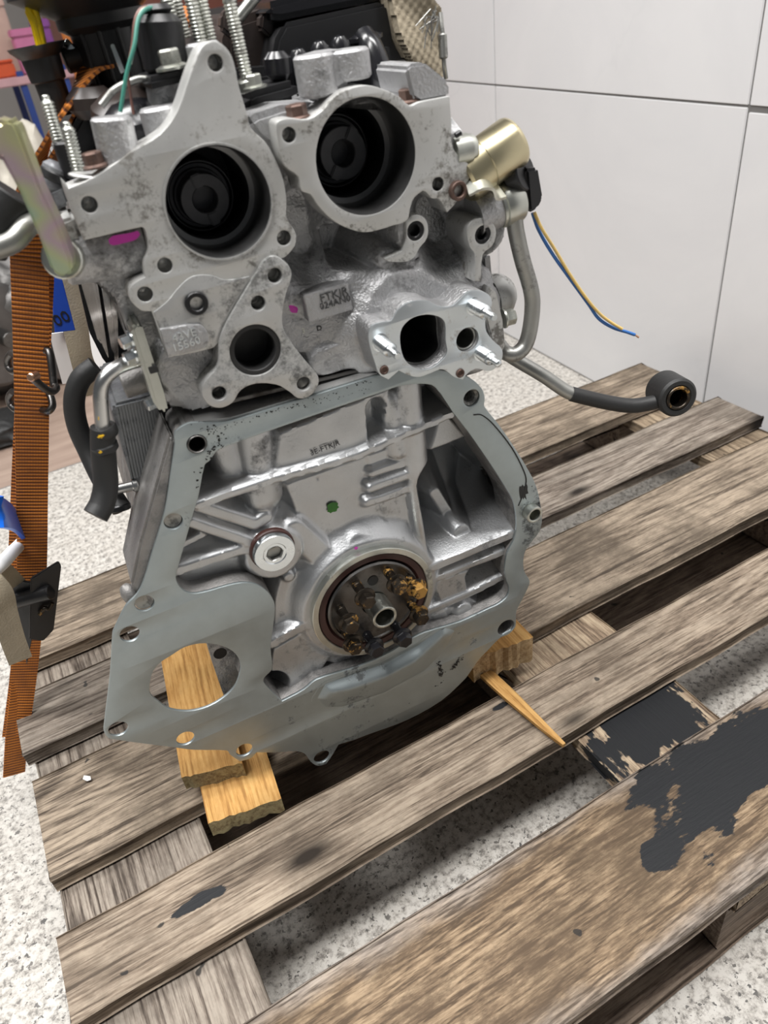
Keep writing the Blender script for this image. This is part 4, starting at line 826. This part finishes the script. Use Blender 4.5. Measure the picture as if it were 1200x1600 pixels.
# black sensor with clamp, bolt and wires
se = rod('cam_sensor', (-.0431,.055,.4329), (-.0391,.055,.4645), .0138, 'black', ENG, 32, .004)
rod('sensor_cap', (-.0393,.055,.4639), (-.0389,.055,.4696), .0100, 'black', se, 24, .003)
prism('sensor_clamp', [(-.0602,.03,.4355), (-.0351,.03,.4356), (-.0354,.03,.4296), (-.0609,.03,.4289)], (0, .055, 0), 'black', ENG, .003)
hexbolt('clamp_bolt', (-.0424,.035,.4368), (0, 0, 1), .0066, .0105, 'zinc', ENG, 1.5)
for pts, m, w in (([(-.0397,.05,.4677),(-.0467,.045,.4677),(-.0533,.04,.4639),(-.0604,.035,.4523),(-.0696,.035,.4393),(-.08,.035,.421)], 'wire_green', .0012), ([(-.0406,.052,.4685),(-.049,.048,.4684),(-.0546,.045,.4635),(-.0601,.045,.4522),(-.067,.045,.4402),(-.0695,.05,.4267),(-.0714,.05,.4147)], 'wire_brown', .0009), ([(-.0418,.05,.4683),(-.0488,.046,.4677),(-.0544,.042,.4622),(-.0606,.04,.4507),(-.0651,.04,.4433)], 'wire_white', .0008)):
    tube('wire', pts, w, m, se, 8, 6)
# tall threaded studs
for a_, b_ in (((-.1152,.03,.3945), (-.1121,.03,.4226)), ((-.1196,.055,.406), (-.1173,.055,.4362)), ((-.0279,.075,.4501), (-.0277,.075,.477)), ((-.0203,.085,.4489), (-.0207,.085,.4765)), ((-.0176,.055,.4443), (-.0167,.055,.4761)), ((-.0102,.06,.4444), (-.0099,.06,.4754)), ((.0037,.045,.4212), (.0035,.045,.4728))):
    stud('long_stud', a_, b_, .0042, 'zinc', ENG, .0019)
rod('stud_boss', (-.1174,.045,.3915), (-.1165,.045,.4117), .0070, 'black', ENG)
rod('stud_boss', (.0046,.045,.4166), (.0034,.045,.4234), .0085, 'zinc', ENG)
hexbolt('cap_bolt', (.006,.04,.4173), (0, 0, 1), .0055, .008, 'zinc', ENG, 1.5)
# valve cover
vc = prism('valve_cover', [(x, .10, z) for x, z in [(.019,.4012),(.0329,.4136),(.0448,.4381),(.0529,.4459),(.1295,.4469),(.1351,.4437),(.135,.4232),(.1441,.4052),(.1415,.3797)]], (0, .24, 0), 'black', ENG, .008)
prism('cover_lid', [(x, .105, z) for x, z in [(.0427,.4498),(.0447,.4576),(.048,.4594),(.114,.4615),(.1338,.4594),(.1339,.4479),(.1267,.4475),(.0526,.4475)]], (0, .22, 0), 'black_gloss', vc, .005)
prism('cover_step', [(x, .082, z) for x, z in [(.0505,.4103),(.0526,.4236),(.0781,.4257),(.1055,.4273),(.1239,.4258),(.1235,.3969)]], (0, .03, 0), 'black', vc, .006)
for p in ((.0512,.078,.4258), (.0673,.078,.4276), (.0824,.078,.4281)): lathe('cover_pip', Vector(p) - Vector((0, 0, .02)), (0, 0, 1), [(.0075, 0), (.0075, .018), (.0065, .022), (.004, .025), (0, .026)], 'black_gloss', vc, 20)
rod('cover_post', (.0321,.07,.4157), (.0336,.07,.4327), .0095, 'black_gloss', vc, 24, .004)
tube('breather_tube', [(.1045,.085,.4283),(.1042,.075,.4225),(.105,.068,.4108),(.1057,.065,.3989),(.1089,.07,.3919)], .0085, 'black_gloss', vc, 18, 6)
rod('breather_cap', (.1051,.085,.4258), (.105,.085,.4313), .0125, 'black_gloss', vc, 24, .004)
rod('cover_foot', (.114,.06,.3955), (.1131,.06,.4123), .0130, 'black', vc, 24, .005)
prism('cover_rail', [(x, .050, z) for x, z in [(-.0015,.4019),(.0024,.4131),(.0082,.415),(.0389,.416),(.0369,.4035)]], (0, .05, 0), 'black', vc, .004)
prism('inlet_manifold', [(x, .13, z) for x, z in [(.0082,.414),(.0155,.4429),(.0242,.4531),(.0429,.4548),(.0633,.4586),(.0737,.4609),(.051,.4082)]], (0, .20, 0), 'brown_plastic', ENG, .008)
for x, y in ((345, 34), (405, 36)):
    p = Vector((.012,.118,.4492) if x == 345 else (.0396,.118,.4448)); prism('manifold_claw', [p, p + Vector((.012, 0, -.012)), p + Vector((.010, 0, .004)), p + Vector((.018, 0, .016)), p + Vector((.003, 0, .008))], (0, .012, 0), 'brown_plastic', ENG, .002)
tube('manifold_brace', [(.0237,.11,.4536),(.0383,.11,.4632),(.0461,.11,.4678)], .004, 'zinc', ENG, 8, 0)
# quilted heat sleeve with hook
qs = [(.1279,.4587),(.1515,.4554),(.17,.4374),(.1707,.4254),(.1672,.4138),(.1685,.396),(.1644,.3899),(.1498,.4044),(.1395,.407),(.1325,.4236),(.1305,.4442)]
def fq(X, Z): return -.09 + .004*np.sin(X*95+Z*40)*np.sin(Z*70+1) + .010*np.exp(-((X-.10)/.03)**2) + .0005*np.sin(X*900)*np.sin(Z*860)
qo = prism('heat_sleeve', [(x, .092, z) for x, z in qs], (0, .05, 0), 'beige', ENG, .008)
hfield('sleeve_cloth', .02, .20, .36, .62, .0011, fq, lambda X, Z: inside(X, Z, qs), 'beige', qo, .01)
tube('sleeve_hook', [(.1659,.085,.434),(.1636,.08,.4185),(.1617,.078,.4026),(.1633,.08,.393)], .0018, 'pipe', qo, 8, 4)
rod('hook_sleeve', (.1629,.079,.4218), (.1616,.078,.4059), .0034, 'pipe', qo, 14)
for k in range(14):
    rq = random.Random(k); a_ = Vector((.1558,.078,.4323)) + Vector((rq.uniform(-.006, .004), 0, rq.uniform(-.004, .004))); tube('frayed_yarn', [a_, a_ + Vector((-.005 + .0008*k, -.003, .004 - .001*abs(k-6))), a_ + Vector((rq.uniform(-.014, .004), -.003, rq.uniform(-.016, -.002)))], .0004, 'pipe', qo, 5, 3)
# intake funnel, oil filler and dark plumbing at the upper left
fu = lathe('intake_funnel', (-.0638,.13,.4125), (0, 0, 1), [(.0215, 0), (.0225, .048), (.029, .052), (.029, .058), (.036, .062), (.050, .070), (.0535, .0715), (.0535, .0735), (.047, .0735), (.034, .064), (.02, .06)], 'black', ENG, 48)
for k in range(5):
    an = -2.4 + k*.55; p = Vector((-.0638,.13,.4125)) + Vector((math.cos(an)*.022, math.sin(an)*.022, 0)); rod('funnel_rib', p, p + Vector((0, 0, .051)), .0018, 'black', fu, 8)
prism('funnel_bracket', [(-.0675,.09,.4532), (-.065,.09,.4535), (-.0633,.09,.4375), (-.0665,.09,.4366)], (0, .004, 0), 'zinc_bright', fu, .0005)
oc = lathe('oil_filler', (-.1097,.12,.419), (0, 0, 1), [(.0095, 0), (.0098, .020), (.0115, .021), (.0125, .034), (.0175, .039), (.0185, .041), (.0172, .041), (.012, .035), (.0, .034)], 'black', ENG, 40)
lathe('filler_cap', (-.1067,.12,.4546), (0, 0, 1), [(.0072, -.003), (.0076, 0), (.0072, .002), (0, .003)], 'yellow', oc, 30)
tube('cap_loop', [(-.1085,.118,.4563),(-.1069,.118,.4632),(-.1056,.118,.4741),(-.1067,.118,.479),(-.1033,.118,.4795),(-.1034,.118,.4696),(-.1056,.118,.4566)], .0020, 'yellow', oc, 10, 6)
prism('cap_handle', [(x, .116, z) for x, z in [(-.1105,.4567),(-.1088,.4704),(-.1094,.4794),(-.107,.4804),(-.1043,.4793),(-.1049,.4565)]], (0, .005, 0), 'yellow', oc, .0015)
rod('filler_pipe', (-.0955,.13,.4484), (-.0779,.13,.4495), .0080, 'rubber', ENG, 24)
rod('pipe_band', (-.0914,.13,.4525), (-.086,.13,.4553), .006, 'zinc_bright', ENG, 12)
for k, (c_, rr) in enumerate((((-.0682,.085,.4209), .026), ((-.0688,.07,.416), .021))): lathe('dark_cover', Vector(c_) - Vector((0, 0, .02)), (0, -.3, 1), [(rr, 0), (rr, .018), (rr*.94, .022), (rr*.6, .027), (0, .029)], 'brown_plastic' if k == 0 else 'black_gloss', ENG, 40)
tube('cover_rim', [(-.0883,.05,.4251),(-.0773,.05,.4317),(-.0624,.05,.4344),(-.056,.05,.4333)], .0022, 'pipe', ENG, 8, 6)
prism('inner_wall', [(x, .11, z) for x, z in [(-.1183,.3895),(-.1067,.4113),(-.0885,.4271),(-.049,.4274),(.0282,.4213),(.0585,.4035),(.0538,.383),(-.0513,.3938),(-.1007,.3835)]], (0, .12, 0), 'dark', ENG, .004)
rod('brown_cover', (-.09,.1,.4146), (-.088,.1,.4332), .016, 'brown_plastic', ENG, 30, .006)
prism('side_cover', [(x, .10, z) for x, z in [(-.0068,.3918),(.0031,.4261),(.0589,.4201),(.0507,.3844)]], (0, .08, 0), 'black', ENG, .006)
# ------------------------------------------------------------------ left side
rod('hose_joint', (-.1239,.05,.4001), (-.1352,.05,.3858), .0085, 'cooler', ENG, 24, .003)
rod('hose_band', (-.1271,.049,.3961), (-.1308,.049,.3917), .0090, 'black', ENG, 24)
prism('rough_bracket', [(x, .040, z) for x, z in [(-.1356,.3881),(-.1257,.3896),(-.1265,.3776),(-.1365,.3762)]], (0, .03, 0), 'cooler', ENG, .002)
prism('rear_block', [(x, .014, z) for x, z in [(-.1365,.3748),(-.1275,.3756),(-.127,.361),(-.139,.3611)]], (0, .04, 0), 'mach', ENG, .002)
sb_ = rod('side_spigot', (-.0917,.026,.3457), (-.1434,.026,.3517), .0180, 'cast', ENG, 40, .002, .0165)
prism('spigot_web', [(x, .03, z) for x, z in [(-.1297,.3405),(-.0927,.3409),(-.0994,.3057),(-.1083,.2993),(-.1139,.3145)]], (0, .05, 0), 'cast', ENG, .006)
V = []; F = []; m_ = 8
A = Vector((-.1135,.004,.3615)); B = Vector((-.0939,.004,.36))
pm = sm([(-.1135,.3604),(-.1102,.3618),(-.1011,.361),(-.0951,.361),(-.0944,.3586),(-.098,.3564),(-.1048,.3562),(-.1114,.3564),(-.1137,.3577)], 3)
mk('paint_mark', [(x, .0032, z) for x, z in pm], [tuple(range(len(pm)))], 'magenta', ENG, 0)
# rainbow zinc bracket
prism('zinc_bracket', [(x, -.010, z) for x, z in [(-.156,.4375),(-.1463,.432),(-.1426,.4331),(-.1389,.4311),(-.1382,.4264),(-.1389,.3991),(-.1375,.3763),(-.1375,.358),(-.1394,.3513),(-.1441,.3488),(-.1479,.3506),(-.1508,.3545),(-.1499,.3741),(-.1502,.3984),(-.1524,.4165),(-.1623,.4237)]], (.004, .016, 0), 'rainbow', ENG, .0035)
rod('bracket_bolt', (-.143,.004,.3566), (-.1381,.026,.3511), .012, 'zinc', ENG, 20)
tube('bracket_arm', [(-.1797,.006,.3705),(-.165,.01,.371),(-.1533,.016,.3764),(-.1442,.03,.3742),(-.1307,.04,.367)], .0062, 'pipe', ENG, 14, 4)
rod('side_hose', (-.1842,.03,.3691), (-.1549,.03,.3934), .015, 'rubber', ENG, 24)
# shiny folded heat-shield fins
for k, (p0, p1, p2, p3) in enumerate((((-.1378,.07,.3294), (-.132,.07,.326), (-.1405,.07,.277), (-.1422,.07,.2825)), ((-.132,.072,.3255), (-.1279,.072,.3198), (-.14,.072,.2648), (-.1405,.072,.2763)), ((-.1261,.074,.3169), (-.1221,.074,.313), (-.1346,.074,.2634), (-.1355,.074,.2714)), ((-.1216,.076,.3109), (-.1178,.076,.3074), (-.1377,.076,.2488), (-.138,.076,.2559)))):
    prism('shield_fin', [p0, p1, p2, p3], (.004, .06, -.01), 'chrome', ENG, .0012)
prism('dark_backing', [(x, .15, z) for x, z in [(-.1396,.3116),(-.1115,.2879),(-.1258,.2329),(-.1385,.213),(-.1454,.2394),(-.1471,.2629)]], (0, .01, 0), 'dark', ENG, .001)  # dark sheet added behind the fins to darken the gaps
# water pipe, flange bar, hose
br = prism('flange_bar', [(x, -.002, z) for x, z in [(-.1197,.3065),(-.1153,.3095),(-.1121,.3068),(-.1136,.2564),(-.115,.244),(-.1201,.2448),(-.1225,.2537)]], (0, .03, 0), 'zinc', ENG, .0025)
prism('ink_band', [(x, -.0025, z) for x, z in [(-.1179,.2791),(-.112,.2786),(-.1119,.2738),(-.1179,.274)]], (0, .004, 0), 'ink', br, .0004)
for p in ((-.1209,.008,.2966), (-.1222,.008,.2855), (-.1201,.008,.2505)): hexbolt('bar_bolt', p, (-1, -.25, 0), .0046, .008, 'zinc_bright', br, 1.2)
rod('spigot_stub', (-.112,.035,.2591), (-.1377,.035,.2587), .011, 'cast_dark', ENG, 24)
wp = tube('water_pipe', [(-.1189,.022,.2761),(-.1295,.018,.2782),(-.1388,.014,.2781),(-.1474,.012,.2741),(-.1526,.012,.2659),(-.1563,.012,.2549),(-.1605,.012,.2402)], .0050, 'pipe_bright', ENG, 20, 6)
blob('paint_dot', (-.158,.2505,.0024), .0072, 'yellow_paint', wp, 6, 1.1)
lathe('hose_collar', (-.1597,.012,.243), (-.01, 0, -1), [(.0082, 0), (.0090, .0015), (.0090, .006), (.0082, .0075)], 'rubber', wp, 28)
tube('cut_hose', [(-.16,.012,.2421),(-.1652,.012,.2274),(-.1702,.012,.2104),(-.1745,.01,.1983),(-.1813,.006,.1887),(-.1882,.002,.1839)], .0084, 'rubber', wp, 22, 6, True, (1, 1.08))
lathe('hose_clamp', (-.1639,.012,.2311), (-.03, 0, -1), [(.0086, 0), (.0094, .001), (.0094, .005), (.0086, .006)], 'black', wp, 28)
for px in ((-.1624,.0028,.2402), (-.1657,.0028,.2291)): blob('paint_smear', (px[0], px[2], .0030), px[1], 'yellow_paint', wp, 8, .45, .4)
tube('lower_hose', [(-.1508,.09,.2565),(-.1648,.09,.2504),(-.1754,.09,.2359),(-.181,.09,.2152),(-.1811,.085,.1939),(-.1792,.07,.1734),(-.1733,.05,.1542)], .0080, 'rubber', ENG, 20, 6)
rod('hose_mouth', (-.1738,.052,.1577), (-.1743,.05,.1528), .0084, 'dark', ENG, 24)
rod('cooler_pipe', (-.1543,.05,.1699), (-.1737,.05,.1726), .0040, 'pipe_bright', ENG, 18)
rod('pipe_collar', (-.1543,.05,.1699), (-.1592,.05,.1707), .0054, 'pipe_bright', ENG, 18)
ck = prism('oil_cooler', [(x, .050, z) for x, z in [(-.1513,.2363),(-.1483,.2395),(-.1164,.2368),(-.1132,.2225),(-.1139,.2),(-.1303,.1704),(-.1489,.1493),(-.155,.1532),(-.1579,.1745)]], (0, .09, 0), 'cooler', ENG, .004)
# ribbed edge of the block's left side
prism('side_rib', [(x, .0036, z) for x, z in [(-.1188,.2263),(-.1176,.2183),(-.1373,.1757),(-.1613,.1362),(-.1823,.1014),(-.1856,.1066),(-.187,.1141),(-.1685,.1472),(-.1449,.1848)]], (0, .05, 0), 'cast_dark', ENG, .002)
prism('side_rib', [(x, .0032, z) for x, z in [(-.1184,.222),(-.1176,.2185),(-.1424,.1662),(-.1629,.1346),(-.1631,.1399),(-.1432,.1726)]], (0, .012, 0), 'cast_dark', ENG, .0015)
lathe('side_knob', (-.1886,.012,.0946), (-.3, 0, 1), [(0, -.004), (.006, -.001), (.0075, .004), (.0068, .010), (.004, .015), (0, .017)], 'cast_dark', ENG, 20)

for k in range(15):
    t_ = k/14; a_ = Vector((-.1473,.049,.2375)).lerp(Vector((-.1171,.049,.2353)), t_); b_ = Vector((-.1571,.049,.1772)).lerp(Vector((-.1267,.049,.1726)), t_); s_ = (b_-a_).normalized(); w_ = s_.cross(Vector((0, 1, 0)))*.0007
    prism('cooler_fin', [a_-w_, a_+w_, b_+w_, b_-w_], (0, .004, 0), 'cooler', ck, 0)

# ------------------------------------------------------------------ straps at the left end of the pallet
rs = empty('ratchet_strap', 'orange ratchet strap tying the engine down over the pallet\'s left end', 'strap', (-.165, .75, .1))
def wl(o): # world-built part under a located empty
    return o
RO = Vector((-.165, .75, .1))
rel = lambda pts: [tuple(Vector(p) - RO) for p in pts]
ribbon('webbing', rel([(-.1764,.75,.119),(-.1384,.75,.196),(-.0999,.74,.2836),(-.0737,.73,.3501),(-.0469,.72,.4256),(-.0138,.7,.5218),(.0137,.69,.6019),(.0307,.68,.6539),(.0398,.66,.685),(.0496,.63,.7165),(.0651,.6,.7413),(.0844,.59,.76),(.1088,.6,.7763),(.1507,.64,.7861),(.2146,.7,.803)]), [(1, -.1, 0)]*8 + [(1, .2, 0), (.8, .8, .1), (.5, 1, .2), (.45, 1, .3), (.4, 1, .3), (.4, 1, .2), (.4, 1, .2)], .0285, .0022, 'orange', rs, 8)
ribbon('webbing', rel([(-.1132,.77,.2678),(-.0763,.76,.358),(-.0322,.75,.465),(.0094,.74,.5643),(.0313,.73,.6211),(.05,.68,.6845),(.0653,.65,.717),(.0811,.62,.7411),(.1084,.62,.7676),(.1455,.66,.7771),(.2131,.72,.7952)]), [(1, -.1, 0)]*5 + [(.9, .4, 0), (.7, .9, .1), (.5, 1, .2), (.45, 1, .3), (.4, 1, .3), (.4, 1, .2)], .0275, .0022, 'orange', rs, 8)
ribbon('webbing', rel([(-.1992,.748,.0636),(-.1752,.75,.1181),(-.1466,.752,.1775),(-.1154,.755,.2408)]), (1, .15, .1), .025, .002, 'orange', rs, 6)
rp = prism('ratchet_frame', rel([(-.0784,.7,.3513),(-.0477,.7,.3588),(-.0473,.7,.3526),(-.0809,.7,.2805),(-.0945,.7,.2722),(-.1059,.7,.2809)]), (0, .004, 0), 'black', rs, .001)
prism('ratchet_side', rel([(-.0988,.72,.3479),(-.0951,.72,.3477),(-.0792,.71,.3387),(-.1052,.71,.2722),(-.1233,.72,.2348),(-.111,.72,.2818)]), (0, .004, 0), 'black', rs, .001)
rod('ratchet_axle', Vector((-.1047,.715,.3238)) - RO, Vector((-.0661,.695,.3311)) - RO, .008, 'black', rs, 16)
tube('ratchet_spring', rel([(-.0855,.697,.3088),(-.0782,.695,.3154),(-.0755,.695,.3121),(-.0695,.695,.3178)]), .0022, 'gold_bolt', rs, 8, 3)
for yy in (0, 1):
    tube('wire_hook', rel([(-.0113,.72,.5695),(-.0166,.73,.5616),(-.0184,.73,.554),(-.0143,.72,.553),(.0079,.7,.5652),(.018,.69,.5726),(.0115,.68,.5464),(.0122,.675,.5443),(.007,.67,.5442),(.0018,.665,.5527),(-.003,.66,.5645)] if not yy else [(-.0232,.72,.5355),(-.0288,.73,.527),(-.0295,.73,.5192),(-.0244,.72,.5174),(-.0035,.71,.5274),(.0043,.7,.5338),(.0041,.69,.5248),(-.001,.69,.52),(-.0057,.7,.519)]), .0034, 'steel', rs, 10, 5)
rod('hook_end', Vector((.0015,.664,.564)) - RO, Vector((-.0044,.655,.5667)) - RO, .0037, 'copper', rs, 12)
# grey sling with blue label
gs = empty('grey_sling', 'dirty grey webbing sling with a blue label hanging behind the orange strap', 'strap', tuple((.053,.8,.4886))); GO = Vector(gs.location)
relg = lambda pts: [tuple(Vector(p) - GO) for p in pts]
ribbon('webbing', relg([(.0644,.8,.6335),(.0602,.8,.5973),(.0536,.8,.5529),(.0474,.8,.5197),(.0491,.8,.4973),(.0515,.8,.48)]), (1, -.1, 0), .024, .003, 'beige', gs, 6)
lb = prism('label', relg([(.0471,.775,.6156),(.0557,.775,.6116),(.0506,.775,.557),(.0318,.775,.5598)]), (0, .002, 0), 'blue_tape', gs, .0004)
text('label_print', '00', Vector((.042,.7745,.5714)) - GO, (1, 0, .2), (0, 0, 1), .016, 'ink', lb, .0002)
ribbon('label_back', relg([(.0332,.782,.5573),(.0302,.782,.5311),(.0275,.782,.5051)]), (1, -.1, 0), .013, .002, 'paper', gs, 4)
# beige webbing tail hanging in front at the left edge
gt = empty('webbing_tail', 'frayed beige webbing end hanging at the left edge beside the black ratchet', 'strap', tuple((-.1163,.66,.2932))); TO = Vector(gt.location)
relt = lambda pts: [tuple(Vector(p) - TO) for p in pts]
ribbon('webbing', relt([(-.0956,.715,.341),(-.1016,.7,.3774),(-.107,.67,.391),(-.1024,.66,.3758),(-.1073,.66,.3512),(-.1128,.66,.3182),(-.1158,.66,.291)]), (1, .1, .5), .022, .0025, 'beige', gt, 6)
bt = empty('blue_clip', 'bright blue plastic band on a white rod at the left edge', 'clip', tuple((-.0717,.64,.4457))); BO = Vector(bt.location)
relb = lambda pts: [tuple(Vector(p) - BO) for p in pts]
MT['blue_plastic'] = plain('bright_blue_plastic', (.01, .17, .85), .35, var=.1)
ribbon('band', relb([(-.0816,.64,.4744),(-.0693,.64,.4656),(-.0678,.69,.4304),(-.0686,.725,.4025),(-.0694,.745,.3844)]), (.1, .1, 1), .028, .004, 'blue_plastic', bt, 6)
tube('rod', relb([(-.1014,.635,.4124),(-.0867,.65,.4114),(-.0819,.69,.3937),(-.0797,.725,.3766),(-.0753,.745,.3687)]), .0065, 'paper', bt, 12, 4)
# ------------------------------------------------------------------ workshop behind
def at0(o, label, cat, group=None): return tag(o, label, cat, group)
def cen(o):
    """put the origin at the base centre"""
    vs_ = [v.co.copy() for v in o.data.vertices]; mn = Vector((min(v.x for v in vs_), min(v.y for v in vs_), min(v.z for v in vs_))); mx = Vector((max(v.x for v in vs_), max(v.y for v in vs_), max(v.z for v in vs_)))
    c = Vector(((mn.x+mx.x)/2, (mn.y+mx.y)/2, mn.z)); o.data.transform(Matrix.Translation(-c)); o.location = c; return o
MT['cab'] = plain('red_brown_cabinet', (.20, .07, .05), .5, var=.2, vs_=6)
MT['post_blue'] = plain('blue_post', (.02, .05, .22), .4)
MT['pinkish'] = plain('pink_shelf', (.50, .30, .32), .5)
MT['pink'] = plain('pink_box', (.50, .16, .30), .5)
MT['purple'] = plain('purple_box', (.22, .06, .28), .5)
MT['redor'] = plain('red_orange_box', (.55, .08, .02), .5)
MT['cream'] = plain('cream_cloth', (.62, .58, .50), .8)
MT['skin'] = plain('beige_box', (.50, .36, .30), .6)
MT['orange_p'] = plain('orange_post', (.50, .16, .03), .5)
MT['dkgrey'] = metal('greasy_casting', (.16, .155, .15), .5, .7, .3, 12, (.03, .03, .03), .2, 30)
# brown cabinet with door frame
cb = empty('cabinet', 'red-brown cabinet in the back room behind the black funnel', 'cabinet', (.80, 3.6, 0))
box('carcass', (-.25, -.18, .0), (.75, .25, 1.5), 'cab', cb, .004)
box('door', (-.235, -.20, .06), (.24, -.181, 1.46), 'cab', cb, .004); box('door', (.25, -.20, .06), (.735, -.181, 1.46), 'cab', cb, .004)
rod('handle', (.20, -.215, .66), (.20, -.215, .80), .008, 'zinc', cb, 12)
o = cen(box('orange_post', (.505, 3.20, 0), (.53, 3.225, 1.3), 'orange_p', None, .003)); at0(o, 'thin orange post standing in front of the red-brown cabinet', 'post')
# shelving
sh_ = empty('storage_rack', 'blue-posted storage rack with pink shelves at the upper left', 'rack', (.22, 3.25, 0))
for x in (-.52, .10, .24):
    for y in (-.12, .16): box('post', (x-.011, y-.011, 0), (x+.011, y+.011, 1.05 if y > 0 else .70), 'post_blue', sh_, .002)
for z in (.02, .34, .66): box('shelf', (-.58, -.14, z), (.27, .19, z+.025), 'pinkish', sh_, .003)
stk = [('pink', .385, 3.20, .09, .13, 'pink box on the storage rack beside the yellow cap loop'), ('purple', .455, 3.30, .05, .15, 'purple box on the storage rack behind the yellow cap loop'), ('skin', .30, 3.335, .12, .24, 'tall beige box at the back of the rack\'s top shelf'), ('redor', .283, 3.205, .065, .05, 'low red-orange box at the left edge of the rack\'s top shelf')]
for m, x, y, w, h, lab in stk:
    o = empty('storage_box', lab, 'box', (x, y, .6855)); box('body', (-w/2, -.045, 0), (w/2, .045, h*.82), m, o, .004); box('lid', (-w/2-.003, -.048, h*.82), (w/2+.003, .048, h), m, o, .004)
# white sack
def lump(name, c, s, mat, seed, amp=.22, n=24):
    rnd = Vector((seed*3.1, seed*1.7, 0)); V = []; F = []
    for i in range(n+1):
        th = PI*i/n
        for k in range(2*n):
            ph = PI*k/n; d = Vector((math.sin(th)*math.cos(ph), math.sin(th)*math.sin(ph), math.cos(th))); q = Vector((math.copysign(abs(d.x)**.7, d.x), math.copysign(abs(d.y)**.7, d.y), math.copysign(abs(d.z)**.7, d.z)))
            r = 1 + amp*noise.noise(d*1.8 + rnd) + amp*.4*noise.noise(d*5 + rnd)
            z = q.z*r*s[2]; V.append((q.x*r*s[0], q.y*r*s[1], max(z, -s[2]*.85)))
    for i in range(n):
        for k in range(2*n): k2 = (k+1) % (2*n); F.append((i*2*n+k, i*2*n+k2, (i+1)*2*n+k2, (i+1)*2*n+k))
    o = mk(name, V, F, mat, None, 60); o.location = (c[0], c[1], c[2] + s[2]*.85); return o
at0(lump('sack', (.20, 2.70, 0), (.10, .10, .31), 'cream', 2), 'crumpled cream sack standing before the blue rack', 'sack')
# used gearbox on the brown floor
gb = empty('gearbox', 'greasy grey gearbox on the brown floor behind the orange strap', 'gearbox', (-.02, 2.25, 0))
o = lump('casing', (0, 0, 0), (.17, .15, .19), 'dkgrey', 8, .3); o.parent = gb
rod('bell', (-.12, -.05, .2), (-.02, -.19, .19), .13, 'dkgrey', gb, 32, .01); rod('shaft', (-.02, -.19, .19), (0, -.25, .19), .02, 'steel', gb, 16)
rod('side_cap', (.10, -.10, .25), (.14, -.17, .25), .05, 'dkgrey', gb, 24, .006)
at0(lump('shoe_shaped_part', (-.12, 1.90, 0), (.05, .08, .03), 'rubber', 4, .2), 'small black rubber part lying on the brown floor', 'part')
wb_ = empty('white_panel', 'white plastic panel leaning behind the shiny fins', 'panel', tuple((.1547,2.0,.0881)[:2]) + (0,))
prism('sheet', [(-.05, 0, 0), (.05, 0, 0), (.05, .02, .215), (-.04, .02, .215), (-.05, .02, .19)], (0, .012, 0), 'paper', wb_, .002)
box('edge_strip', (-.05, -.006, .0), (.05, .018, .02), 'paper', wb_, .002)
